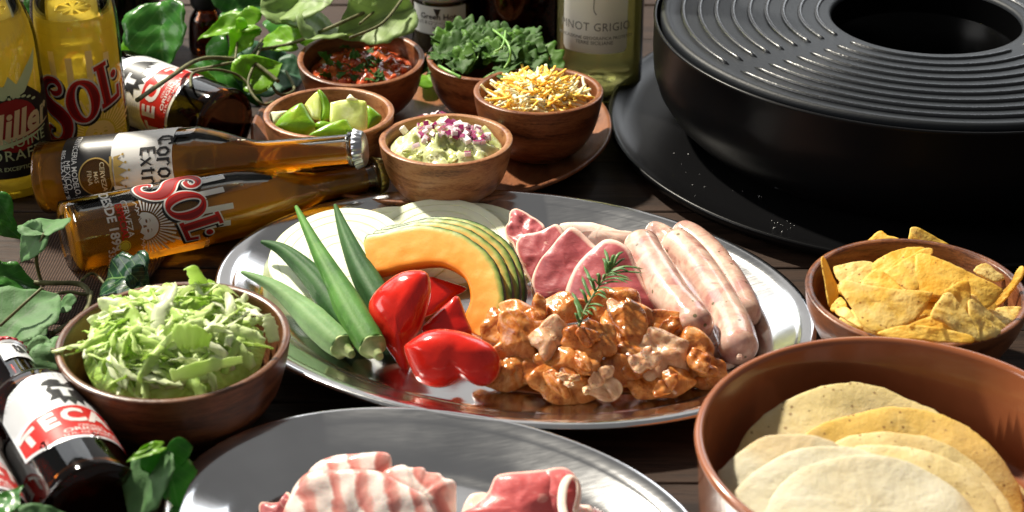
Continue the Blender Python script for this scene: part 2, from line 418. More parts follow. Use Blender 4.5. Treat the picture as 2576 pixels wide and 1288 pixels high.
# ================================================================ trays
def tray(name, label, c, a, b, th, zr=.024):
    pr = [(.0, .0006), (.85, .0006)]
    inner = [(-.0500, .0030), (-.0455, .0034), (-.0405, .0052), (-.036, .0090), (-.0300, .0128), (-.0200, .0172), (-.0135, .0200), (-.0115, .0212), (-.009, .0224), (-.005, .0236), (-.002, .0240), (0, .0236), (.0012, .0222), (.0006, .0208), (-.0012, .0202)]
    outer = [(-.0035, .0210), (-.009, .0206), (-.0135, .0184), (-.0300, .0112), (-.036, .0074), (-.0405, .0036), (-.0455, .0016), (-.05, .0012)]
    inner = smoothprof(inner, 4)
    seg = 128; V = [Vector((0, 0, .003))]; F = []; rows = []
    M = Matrix.Translation((c[0], c[1], 0)) @ Matrix.Rotation(th, 4, 'Z')
    def row(d, z):
        r = []
        for i in range(seg):
            t = 2*math.pi*i/seg; r.append(len(V)); V.append(Vector(((a+d)*math.cos(t), (b+d)*math.sin(t), z)))
        rows.append(r)
    for k in (.3, .6, .85):
        r = []
        for i in range(seg):
            t = 2*math.pi*i/seg; r.append(len(V)); V.append(Vector(((a-.05)*k*math.cos(t), (b-.05)*k*math.sin(t), .003)))
        rows.append(r)
    for d, z in inner+outer: row(d, z)
    c2 = len(V); V.append(Vector((0, 0, .0012)))
    for i in range(seg): F.append((0, rows[0][i], rows[0][(i+1) % seg])); F.append((c2, rows[-1][(i+1) % seg], rows[-1][i]))
    for A, B in zip(rows[:-1], rows[1:]):
        for i in range(seg): j = (i+1) % seg; F.append((A[i], B[i], B[j], A[j]))
    V = [M @ v for v in V]
    t = thing(name, label, 'tray', (c[0], c[1], 0), 'oval steel trays')
    part(t, 'dish', (V, F), M_steel); return t
T1C, T1A, T1B, T1T = (-.0019, -.0997), .2157, .1602, -.3395
T2C, T2A, T2B, T2T = (-.0449, -.3755), .165, .1222, -.4279
tray('steel_tray', 'large oval stainless steel tray holding the okra, pumpkin, peppers and sausages', T1C, T1A, T1B, T1T)
tray('steel_tray', 'smaller oval stainless steel tray in front holding the bacon and beef', T2C, T2A, T2B, T2T)

# ================================================================ wooden bowls and plate
def bowlprof(Rr, H, th=.0055, foot=.55):
    o = [(0, .0), (Rr*foot*.96, .0), (Rr*foot, .002), (Rr*(foot+.17), H*.16), (Rr*(foot+.33), H*.42), (Rr*.965, H*.74), (Rr*.995, H*.94), (Rr, H*.985)]
    i = [(Rr-th*.35, H), (Rr-th*.75, H*.995), (Rr-th, H*.96), (Rr*.955-th, H*.74), (Rr*.85-th, H*.42), (Rr*.62-th, H*.2), (Rr*.3, H*.12), (0, H*.11)]
    return [o[0], o[1]]+smoothprof(o[1:]+i, 4)[1:]
def bowl(label, c, Rr, H, z0, mat, tilt=0, tdir=0, group='round wooden bowls', foot=.55):
    t = thing('wooden_bowl', label, 'bowl', (c[0], c[1], z0), group)
    rise = Rr*foot*abs(math.sin(tilt))
    M = Matrix.Translation((c[0], c[1], z0+rise)) @ Matrix.Rotation(tdir, 4, 'Z') @ Matrix.Rotation(tilt, 4, 'X') @ Matrix.Rotation(c[0]*37, 4, 'Z')
    V, F = lathe(bowlprof(Rr, H, foot=foot), 72, None, lambda a, r, z: 1+.006*math.sin(2*a+1)+.004*math.sin(3*a))
    # bake in object space so that the grain runs through the turned wood
    V = [M @ v for v in V]
    part(t, 'bowl_body', (V, F), mat); return t
PC = (-.0678, .196)
plate = thing('wooden_plate', 'wide round wooden plate carrying the five small dip bowls', 'plate', (PC[0], PC[1], 0))
g = lathe([(0, .003), (.095, .003), (.1, 0), (.104, .0), (.125, .006), (.1505, .019), (.1527, .0215), (.1515, .0232), (.1485, .0228), (.141, .0165), (.128, .0118), (.11, .0105), (.06, .01), (0, .01)], 96)
part(plate, 'plate_body', xf(g, Matrix.Translation((PC[0], PC[1], 0))), M_platewood)
zp = .0105
SM = {}
def sbowl(key, label, cx, cy, Rpx, mat, H=.0535, tilt=0, tdir=0):
    p = at(cx, cy, zp+H); d = (p-CAM).dot(FW); Rr = Rpx/F_*d
    bowl(label, (p.x, p.y), Rr, H, zp, mat, tilt, tdir); SM[key] = (Vector((p.x, p.y, zp+H)), Rr, tilt, tdir)
sbowl('salsa', 'small wooden bowl of red salsa, dark stain on its inner back wall', 908.5, 145, 160.5, M_acacia, .0495, R(3.5))
sbowl('cilantro', 'small wooden bowl heaped with fresh green coriander leaves', 1228, 139, 155, M_acacia, .052, R(1))
sbowl('lime', 'small pale grained wooden bowl holding the lime wedges', 827.5, 283, 165, M_acacia_light, .0535, R(-1))
sbowl('cheese', 'small reddish wooden bowl full of shredded cheese', 1355, 230, 164, M_acacia, .0545, R(-2))
sbowl('guac', 'small wooden bowl with pale rim holding the guacamole', 1122, 353, 169.5, M_acacia_light, .05, R(-2))
LB = Vector((-.2154, -.2237, .062)); CB = Vector((.2694, -.1604, .062))
bowl('large dark wooden bowl overflowing with shredded lettuce', (LB.x, LB.y), .0745, .062, 0, M_acacia_dark, group='round wooden bowls')
bowl('large wooden bowl filled with yellow tortilla chips', (CB.x, CB.y), .0735, .062, 0, M_acacia, group='round wooden bowls', foot=.5)

# ================================================================ round pot
POT = (.2234, -.3533)
t = thing('round_pot', 'wide round reddish brown pot with the tortillas inside', 'pot', (POT[0], POT[1], 0))
g = lathe([(0, 0), (.1095, 0), (.1125, .003), (.1165, .0645), (.1182, .0665), (.1186, .0685), (.1176, .0705), (.1158, .0711), (.1138, .0705), (.1125, .068), (.1105, .012), (.1065, .006), (.09, .005), (0, .005)], 128)
part(t, 'pot_body', xf(g, Matrix.Translation((POT[0], POT[1], 0))), M_pot)

# ================================================================ black ring grill
GC = Vector((.3455, .2165, 0)); GM = Matrix.Translation(GC)
gr = thing('table_grill', 'big round black tabletop grill with ridged ring plate and wide base', 'grill', GC)
part(gr, 'base_tray', xf(lathe([(0, .004), (.2, .002), (.24, .002), (.2585, .008), (.2625, .0145), (.2625, .0172), (.2605, .0178), (.2575, .016), (.25, .0128), (.235, .012), (.12, .0118), (0, .0118)], 160), GM), M_enamel)
part(gr, 'body_shell', xf(lathe([(0, .0125), (.188, .0125), (.193, .0155), (.2015, .022), (.2125, .033), (.2205, .046), (.2248, .06), (.2262, .078), (.2262, .1045), (.2268, .106), (.226, .1072), (.2242, .107), (.2236, .105), (.2236, .095), (.21, .0925), (.083, .0925)], 160), GM), M_enamel)
tp = [(.0785, .02), (.0785, .1065), (.0795, .1085), (.082, .1092), (.205, .1085), (.2115, .1085), (.2135, .1098), (.2158, .1112), (.2182, .111), (.2202, .1095), (.2208, .1075), (.2206, .0945), (.09, .0945), (.0775, .08), (.0775, .02)]
part(gr, 'ring_plate', xf(lathe(tp, 160, closed=True), GM), M_castiron)
part(gr, 'drip_well', xf(lathe([(.0778, .1055), (.0772, .085), (.0772, .0835), (.0765, .083), (.076, .066), (.0752, .065), (.075, .046), (.0742, .045), (.074, .022), (.06, .0185), (0, .0183)], 96), GM), M_dark)
z4 = Z(1900, 0, 2.146)
def gang(x, y): p = at(*z4(x, y), .109)-GC; return math.atan2(p.y, p.x)
g1 = (gang(1225, 240)+gang(560, 430))/2; g2 = gang(2320, 300)
stp = g2-g1
for s in range(3):
    a0 = g1+stp*(s-1) if s else g2-2*stp; a1 = a0+stp
    for k in range(9):
        r = .0905+k*.01395; gap = .0072/r
        n = 40; path = [GC+Vector((r*math.cos(a0+gap+(a1-a0-2*gap)*i/n), r*math.sin(a0+gap+(a1-a0-2*gap)*i/n), .1082)) for i in range(n+1)]
        rd = [.0006]+[.0023+.00012*mn.noise((i*.9, k, s)) for i in range(n-1)]+[.0006]
        part(gr, 'rib', tube(path, rd, 8, flat=(1.0, 1.25)), M_ribs)
for px_, py_ in (z4(840, 1180),):
    p = at(px_, py_, .026); part(gr, 'slot_glint', box(p, (.011, .003, .0022), Matrix.Rotation(R(-30), 3, 'Z')), M_capsilver)  # silver chip standing in for the glint at the body's slot

# lint and droplets caught on the black metal
ds = []; r_ = random.Random(3)
for i in range(46):
    if i < 30: p = at(*z4(r_.uniform(60, 800), r_.uniform(880, 1240)), .0135)
    else: p = at(*Z(1400, 560, 1.894)(1690+r_.gauss(0, 55), 190+r_.gauss(0, 22)), .0135)
    d_ = math.hypot(p.x-GC.x, p.y-GC.y)
    if d_ < .2 or d_ > .25: continue
    s = abs(r_.gauss(.00025, .0002))+.00018; ds.append(blob((p.x, p.y, .0127), (s, s*r_.uniform(.4, 1), s*.6), (0, 0, r_.random()*3), i, .3, 2, 1))
if ds: tag(part(gr, 'lint_specks', join(*ds), MT('lint', (.6, .6, .6), .4).m), kind='stuff')
# ================================================================ bottles
def bscale(prof, k, kz=None): kz = kz or k; return [(r*k, z*kz) for r, z in prof]
P_SOL = [(0, .002), (.017, .0015), (.021, .0), (.0262, .0025), (.028, .008), (.028, .06), (.028, .124), (.0263, .144), (.0217, .168), (.0167, .186), (.0135, .2), (.0125, .216), (.0123, .242), (.0139, .2435), (.0139, .2475), (.0123, .249), (.0123, .254)]
P_COR = [(0, .002), (.018, .0015), (.022, 0), (.0275, .0025), (.029, .008), (.029, .06), (.029, .124), (.0278, .134), (.0232, .15), (.0165, .167), (.0136, .178), (.0128, .195), (.0124, .247), (.0138, .249), (.0138, .253), (.0124, .2545), (.0124, .26)]
P_TEC = [(0, .002), (.019, .0015), (.024, 0), (.0298, .0025), (.0316, .009), (.0316, .06), (.0316, .125), (.0305, .138), (.025, .1495), (.0185, .158), (.016, .166), (.0148, .19), (.0134, .212), (.0148, .214), (.0148, .217), (.013, .219), (.013, .226)]
def sprof(p): return p[:2]+smoothprof(p[2:], 5)
def capgeo(z, r, h):
    pr = [(0, z+h), (r*.85, z+h), (r*.96, z+h-.0012), (r*1.0, z+h*.5), (r*1.1, z), (r*1.06, z-.0002), (r*.9, z), (r*.85, z+h-.0012), (0, z+h-.0012)]
    return lathe(pr, 126, None, lambda a, rr, zz: 1+(.045*math.cos(21*a)*(1-min(1, max(0, (zz-z)/h)))) if rr > r*.94 else 1)
def bottle(name, label, prof, M, glassm, beer, level=None, cap=None, th=.0022, group='bottles', cat='bottle', loc=None, top=None):
    pr = sprof(prof); L = pr[-1][1]; base = M @ Vector((0, 0, 0)); base = Vector((base.x, base.y, 0)) if loc is None else loc
    t = thing(name, label, cat, base, group)
    inn = [(max(r-th, .004), z) for r, z in pr if z > .007 and z < L-.002]; inn = [(0, .006), (inn[0][0]*.8, .0062)]+inn
    out = pr
    part(t, 'glass', xf(lathe(out+[(pr[-1][0]-th, L)]+inn[::-1], 72), M), glassm)
    top = top or L-.012
    lq = [(r+.0004 if r > .003 else 0, z-.0003 if i < 2 else z) for i, (r, z) in enumerate(inn) if z < top]; lq.append((0, lq[-1][1]))
    # finer along the length, then the part above the level is laid flat on it
    V, F = xf(lathe(lq, 72), M)
    if level is not None: V = [Vector((v.x, v.y, min(v.z, level+.00012*math.sin(v.x*900)))) for v in V]
    part(t, 'beer', (V, F), beer)
    if cap: part(t, 'cap', xf(capgeo(L-.0065, pr[-1][0]+.0016, .0075), M), cap)
    return t, pr
def lay(bx, by, cx, cy, r, roll=0, zc=None):
    a = at(bx, by, r); b = at(cx, cy, zc or r); d = (b-a).normalized()
    f = (CAM-a); f = f-d*f.dot(d); f.normalize(); f = Matrix.Rotation(roll, 3, d) @ f
    Y = -f; X = Y.cross(d); M = Matrix.Identity(4)
    for i, ax in enumerate((X, Y, d)): M.col[i][:3] = ax
    M.col[3][:3] = a; return M, (b-a).length
def stand(p, yaw): return Matrix.Translation(p) @ Matrix.Rotation(yaw, 4, 'Z')
def zfor(p, r, sy):
    lo, hi = -.1, .6
    for _ in range(40):
        m = (lo+hi)/2; q = Vector((p.x, p.y-r, p.z+m))-CAM; y = H_/2-F_*q.dot(UP)/q.dot(FW)
        if y > sy: lo = m
        else: hi = m
    return lo
def prints(t, pr, M, layers, phi=0., base=.00025):
    """layers: (name, material, geometry, parent index or None)"""
    made = []
    for k, (nm, mt, g, par) in enumerate(layers):
        o = part(t if par is None else made[par], nm, wrap(g, pr, M, base+.00013*k, phi=phi), mt); made.append(o)
        if 'lettering' in nm or nm in ('hairline_print', 'laurel_print'): o['kind'] = 'stuff'
    return made
def J(*gs): return join(*gs)[:2]

# ---- the sun logo in red with black shadow and white outline
def sol_letters(k, e):
    s = []
    Sp = [(-1.02, .62), (-.9, .5), (-.72, .5), (-.66, .66), (-.78, .86), (-1.04, .9), (-1.28, .74), (-1.32, .42), (-1.14, .14), (-.86, -.12), (-.7, -.42), (-.76, -.74), (-1.02, -.94), (-1.3, -.88), (-1.46, -.66), (-1.36, -.46), (-1.2, -.52)]
    Sw = [.05, .14, .15, .13, .17, .24, .3, .36, .42, .42, .38, .32, .24, .2, .17, .14, .05]
    s.append(stroke2(Sp, [w+e for w in Sw], 5))
    O = [(-.06, .62), (-.3, .5), (-.44, .12), (-.36, -.3), (-.12, -.52), (.14, -.4), (.28, -.02), (.2, .4)]
    s.append(stroke2(O, [x+e for x in (.13, .2, .3, .26, .13, .2, .3, .24)], 5, True))
    Lp = [(.62, .78), (.62, -.26)]
    s.append(stroke2([(.62, .84+e/2), (.62, -.4-e/2)], .26+e, 1)); s.append(stroke2([(.42-e/2, .8), (.84+e/2, .8)], .13+e, 1))
    s.append(stroke2([(.42-e/2, -.36), (1.1+e/2, -.36)], .15+e, 1)); s.append(stroke2([(1.06, -.42-e/2), (1.12, -.05+e/2)], .12+e, 1))
    s.append(poly2(disc2(1.02, .34, .11+e/2)))
    return J(*s)
def sunface(k):
    b = []; 
    hd = [(.5*math.cos(a), .5*math.sin(a)) for a in [math.pi*i/20 for i in range(21)]]+[(-.42, -.1), (-.3, -.04), (-.2, -.16), (0, -.08), (.18, -.18), (.3, -.05), (.42, -.12)]
    b.append(poly2(hd, disc2(-.17, .1, .07, 14, .035), disc2(.17, .1, .07, 14, .035), [(-.26, .2), (-.17, .25), (-.08, .2), (-.17, .225)], [(.26, .2), (.17, .25), (.08, .2), (.17, .225)], [(-.03, .08), (.03, .08), (.05, -.04), (-.05, -.04)]))
    for i in range(23):
        a = math.pi*(.02+.96*i/22); r1 = 1.05+.45*((i*7) % 5)/4
        b.append(poly2([(.56*math.cos(a-.03), .56*math.sin(a-.03)), (r1*math.cos(a-.035), r1*math.sin(a-.035)), (r1*math.cos(a+.035), r1*math.sin(a+.035)), (.56*math.cos(a+.03), .56*math.sin(a+.03))]))
    for x in (-.75, -.45, .6, .85): b.append(stroke2([(x-.2, -.2), (x-.1, -.08), (x, -.14), (x+.08, -.04), (x+.2, -.16)], .03, 3))
    return J(*b)
def tri(s, sz, x, y, **k): return text2(s, sz, x, y, **k)
def sol_label(t, pr, M, R0, zl, zs, phi, full=True):
    k = R0*.88; kv = 1.02; c, s = math.cos(R(17)), math.sin(R(17))
    mk2 = lambda e, dx=0, dy=0: aff(sol_letters(1, e), (k*c, -k*s*.4, k*s, k*kv), (dx, zl+dy))
    sun = aff(sunface(1), (R0*.8, 0, 0, R0*.8), (R0*.28, zs))
    bars = J(*[stroke2([(R0*x, zl+R0*.2), (R0*x*1.08, zl+R0*(1.2 if i % 2 else 1.35))], R0*.17, 1) for i, x in enumerate((-.72, -.3, .18, .62))])
    white = J(sun, bars)
    lay_ = [('label', M_white if full else M_cream, white, None), ('shadow_print', M_black, mk2(.1, R0*.055, -R0*.06), 0), ('outline_print', M_white, mk2(.1), 0), ('lettering', M_red, mk2(.0), 0),
            ('lettering', M_deepred, aff(sol_letters(1, -.13), (k*c, -k*s*.4, k*s, k*kv), (R0*.01, zl-R0*.01)), 0)]
    if full:
        lay_ += [('lettering', M_white, J(text2('CERVEZA', R0*.26, -R0*.05, zs-R0*.42, .01), text2('DESDE 1899', R0*.36, -R0*.12, zs-R0*.86, .03), text2('330mLe', R0*.3, R0*1.22, zs-R0*1.0, .015), text2('- 07651', R0*.17, R0*1.25, zl+R0*.5, .01, rot=0)), 0),
                 ('lettering', M_red, text2('ESPECIAL', R0*.26, R0*.02, zs-R0*.58, .03), 0), ('seal_print', M_yellow, J(poly2(disc2(R0*.72, zs-R0*.62, R0*.17), disc2(R0*.72, zs-R0*.62, R0*.14)), poly2(disc2(R0*.72, zs-R0*.62, R0*.125))), 0)]
        bc = [stroke2([(R0*(1.28+.035*i), zs-R0*.75), (R0*(1.28+.035*i), zs-R0*.2)], R0*(.012+.012*((i*5) % 3)), 1) for i in range(0)]
    prints(t, pr, M, lay_, phi)

# lying clear bottle with the red logo, in front
M1, L1 = lay(160, 600, 972, 437, .028, R(-6))
lt, pr1 = bottle('lager_bottle', 'clear bottle of dimly lit lager with red sun logo lying beside the large tray', P_SOL, M1, M_glass, M_beer_dim, .0475, M_capgold, group='lager bottles')
sol_label(lt, pr1, M1, .0265, .088, .055, R(-3))
part(lt, 'embossing', wrap(text2('MOCTEZUMA', .0062, 0, .1475, .01, sx=1.25), pr1, M1, .0001, phi=R(22)), M_glass)
part(lt, 'price_label', wrap(poly2([(-.006, .055), (.006, .055), (.006, .1), (-.006, .1)]), pr1, M1, .0003, phi=R(72)), M_cream)
# foam at the top of the beer
M_foam = MT('beer foam', (.74, .63, .45), .35, Subsurface_Weight=.3, Subsurface_Scale=.002)
M_foam.bump(M_foam.n('ShaderNodeTexVoronoi', i_Vector=M_foam.co(), i_Scale=500.).outputs[0], .8, .001); M_foam = M_foam.m
def foam(t, M, spans, level, seed, wob):
    side = (M.to_3x3() @ Vector((1, 0, 0))); side.z = 0; side.normalize(); P = []; W = []
    zs = [s[0] for s in spans]
    for i in range(41):
        z = zs[0]-.012+(zs[-1]-zs[0]+.024)*i/40; w = max(.0004, float(np.interp(z, [zs[0]-.012]+zs+[zs[-1]+.012], [.0004]+[s[1] for s in spans]+[.0004]))*.8*(1+.45*mn.noise((i*.45, seed, 0))))
        p = M @ Vector((0, 0, z)); p = p+side*(.0025*mn.noise((i*.2, seed, 4))); P.append(Vector((p.x, p.y, level+.0003))); W.append(w)
    part(t, 'foam', tube(P, W, 20, flat=(1, .1), sec=lambda th, u: 1+.25*mn.noise((th*1.5, u*40, seed))), M_foam)
    spans = [(z, r*1.1, n//5) for z, r, n in spans]
    bs = []
    r_ = random.Random(seed)
    for z, rr, n in spans:
        for _ in range(n):
            u = r_.gauss(0, .5); p = M @ Vector((0, 0, z+r_.gauss(0, .006))); side = (M.to_3x3() @ Vector((1, 0, 0))); side.z = 0; side.normalize()
            q = p+side*(max(-1, min(1, u))*rr); q.z = level+.0003
            s = abs(r_.gauss(.0009, .0006))+.0004
            bs.append(blob(q, (s, s, s*.55), seed=len(bs), amp=.05, sub=2))
    tag(part(t, 'foam_bubbles', join(*bs), M_foam), kind='stuff')
foam(lt, M1, [(.135, .009, 50), (.15, .008, 55), (.16, .004, 25), (.19, .004, 30)], .0473, 3, 0)

# lying bottle with black and white label behind it
M2, L2 = lay(108, 447, 940, 371, .029, R(-6), .067)
ct, pr2 = bottle('lager_bottle', 'clear bottle of golden lager with black and white label, lying behind the other', P_COR, M2, M_glass, M_beer_dim, .069, M_capsilver, group='lager bottles')
def black_letter(kx):
    """heavy broken-pen letters"""
    D = lambda pts, w: stroke2(pts, w, 1)
    C = J(D([(.5, 1.0), (.1, .86), (.0, .6), (.0, .2), (.3, -.02), (.62, .12)], .2), D([(.28, .9), (.28, .1)], .08), D([(.55, 1.0), (.62, .72)], .14), D([(-.15, 1.02), (.2, 1.12), (.6, 1.02)], .06))
    o = J(D([(.3, .78), (.06, .56), (.06, .16), (.3, -.06)], .17), D([(.3, .78), (.52, .56), (.52, .16), (.3, -.06)], .17))
    r_ = J(D([(.1, .8), (.1, 0)], .18), D([(.0, .04), (.2, -.06)], .14), D([(.1, .62), (.36, .8), (.46, .62)], .15))
    n_ = J(D([(.1, .8), (.1, -.04)], .18), D([(.1, .62), (.38, .8), (.5, .6), (.5, -.04)], .17)); a = J(D([(.08, .72), (.34, .8), (.48, .6), (.48, -.04)], .17), D([(.42, .42), (.1, .3), (.1, .06), (.42, .06)], .14))
    E = J(D([(.1, 1.), (.1, 0)], .2), D([(.0, 1.), (.55, 1.04)], .16), D([(.1, .52), (.45, .54)], .13), D([(.0, .0), (.58, -.02)], .16)); x = J(D([(.02, .78), (.5, -.02)], .18), D([(.5, .78), (.04, -.02)], .1))
    t_ = J(D([(.18, 1.0), (.18, .08), (.42, -.02)], .18), D([(-.02, .74), (.42, .76)], .12))
    def word(ls, adv, sc, x0, y0):
        out = []; xx = x0
        for l, w in zip(ls, adv): out.append(aff(l, (sc, 0, 0, sc), (xx, y0))); xx += w*sc
        return J(*out)
    return word([C, o, r_, o, n_, a], [.8, .68, .62, .7, .7, .7], .0125, -.0255, .1165), word([E, x, t_, r_, a], [.75, .66, .56, .62, .6], .0115, -.0165, .1015)
w1, w2 = black_letter(1)
crown = J(poly2([(-.011, .077), (.011, .077), (.0125, .084), (.009, .0805), (.006, .0865), (.003, .081), (0, .089), (-.003, .081), (-.006, .0865), (-.009, .0805), (-.0125, .084)]), *[poly2(disc2(x, y, .0011, 10)) for x, y in ((-.0125, .0852), (-.006, .0878), (0, .0905), (.006, .0878), (.0125, .0852))], stroke2([(-.0115, .0745), (.0115, .0745)], .0022, 1))
def rect(x0, y0, x1, y1): return poly2([(x0, y0), (x1, y0), (x1, y1), (x0, y1)])
blk = poly2([(-.05, .03), (.05, .03), (.05, .0745), (-.05, .0745)], disc2(.0035, .0605, .0145, 40))
ring = poly2(disc2(.0035, .0605, .0155, 40), disc2(.0035, .0605, .0143, 40))
w1, w2, blk, ring, crown = (aff(g_, (1, 0, 0, .905)) for g_ in (w1, w2, blk, ring, crown))
prints(ct, pr2, M2, [('label', M_black, blk, None), ('label', M_white, rect(-.05, .0675, .05, .1165), None), ('ring_print', M_gold, ring, 0),
    ('lettering', M_white, J(text2('CERVECERIA MODELO, S. DE R.L.', .0062, .001, .0378, .012, sx=.85), text2('MEXICO', .0068, .0, .0322, .0, sx=.9), text2('REG. S.S.A. Nº 7417 "B"', .0042, .0, .0288, .012)), 0),
    ('lettering', M_cream, J(text2('CERVEZA', .0054, .0035, .0602, .012), text2('MAS', .0048, .0035, .0548, .008), text2('FINA', .0052, .0035, .0496, .008)), 0),
    ('crown_print', M_gold, crown, 1), ('lettering', M_black, J(w1, w2), 1)], R(6))
foam(ct, M2, [(.125, .006, 30), (.14, .005, 30), (.155, .0035, 30)], .0688, 9, 0)

# standing bottle with the red logo
b3 = at(228, 396); r3 = 112/F_*(b3-CAM).dot(FW)*.93
z_sh, z_lv, z_em, z_lo, z_su = (zfor(b3, r3, y) for y in (92, 60, 72, 258, 346))
ks = r3/.028
P3 = [(0, .002), (.6*r3, .002), (.8*r3, 0), (.95*r3, .0025), (r3, .009), (r3, z_sh*.5), (r3, z_sh-.012), (r3*.97, z_sh+.012), (r3*.86, z_sh+.032), (r3*.7, z_sh+.056), (r3*.55, z_sh+.085), (r3*.47, z_sh+.12), (r3*.45, z_sh+.16), (r3*.5, z_sh+.165), (r3*.5, z_sh+.17), (r3*.44, z_sh+.172), (r3*.44, z_sh+.178)]
M3 = stand(b3, R(4))
st, pr3 = bottle('lager_bottle', 'tall clear bottle of yellow lager with red sun logo, standing upright', P3, M3, M_glass_lit, M_beer_lit, z_lv, M_capgold, group='lager bottles', th=.003)
sol_label(st, pr3, M3, r3*.92, z_lo, z_su, R(13), False)
part(st, 'embossing', wrap(J(text2('CERVECERIA', .0075, -.02, z_em+.001, .012, rot=R(-4)), text2('MOCTEZUMA', .0075, .022, z_em+.001, .012, rot=R(4)), stroke2([(-.042, z_em+.008), (0, z_em+.0065), (.042, z_em+.008)], .001, 4), stroke2([(-.042, z_em-.006), (0, z_em-.0075), (.042, z_em-.006)], .001, 4)), pr3, M3, .0004), M_glass)

# standing bottle with black label at the far left
b4 = at(30, 464); r4 = 112/F_*(b4-CAM).dot(FW)*.97
zsh, zlv, zlt, zmi, zge, zdr, zsm, zlb = (zfor(b4, r4, y) for y in (150, 70, 288, 318, 366, 396, 428, 452))
P4 = [(0, .002), (.6*r4, .002), (.8*r4, 0), (.95*r4, .003), (r4, .01), (r4, zsh*.5), (r4, zsh-.014), (r4*.96, zsh+.008), (r4*.83, zsh+.026), (r4*.62, zsh+.046), (r4*.5, zsh+.066), (r4*.47, zsh+.1), (r4*.45, zsh+.14), (r4*.5, zsh+.145), (r4*.5, zsh+.15), (r4*.44, zsh+.152), (r4*.44, zsh+.16)]
M4 = stand(b4, R(20))
mt4, pr4 = bottle('lager_bottle', 'clear bottle of yellow lager with black label and eagle, at the left edge', P4, M4, M_glass_lit, M_beer_lit, zlv, M_capgold, group='lager bottles', th=.003)
lb = [(-.08, zlb), (.08, zlb), (.08, zlt+.03), (.045, zlt+.02), (.03, zlt+.006), (.016, zlt+.018), (0, zlt+.024), (-.016, zlt+.018), (-.03, zlt+.006), (-.045, zlt+.02), (-.08, zlt+.03)]
bar_ = [(-.03, zlt+.016), (-.018, zlt+.024), (-.004, zlt+.022), (0, zlt+.03), (.006, zlt+.022), (.016, zlt+.034), (.03, zlt+.046), (.024, zlt+.03), (.012, zlt+.014), (0, zlt+.01), (-.016, zlt+.014)]
prints(mt4, pr4, M4, [('label', M_black, poly2(lb), None), ('disc_print', M_deepred, poly2(disc2(0, zmi-.002, .0225)), 0), ('eagle_print', M_sage, poly2(bar_), 0),
    ('lettering', M_cream, J(text2('Miller', .03, 0, zmi-.002, .03, shear=.35, rot=R(8), sx=.95), stroke2([(-.04, zmi-.022), (-.01, zmi-.014), (.036, zmi-.006)], [.006, .004, .001], 4)), 0),
    ('swash_print', M_sage, stroke2([(-.045, zmi-.024), (-.015, zmi-.019), (.03, zmi-.01)], [.005, .004, .0008], 4), 0),
    ('lettering', M_sage, J(text2('GENUINE', .0115, 0, zge, .005, sp=1.15), text2('DRAFT', .0125, 0, zdr, .005, sp=1.15), text2('BREWED FOR EXCEPTIONAL SMOOTHNESS', .0048, .004, zsm, .01)), 0),
    ('laurel_print', M_sage, J(*[poly2(disc2(sgn*(.006+.0045*i), zmi+.022-.0006*i*i, .0022, 8, .0011)) for sgn in (-1, 1) for i in range(4)]), 0)], R(10))
part(mt4, 'embossing', wrap(text2('Miller', .013, .012, zsh+.012, .012, shear=.3, rot=R(18)), pr4, M4, .0004, phi=R(8)), M_glass)

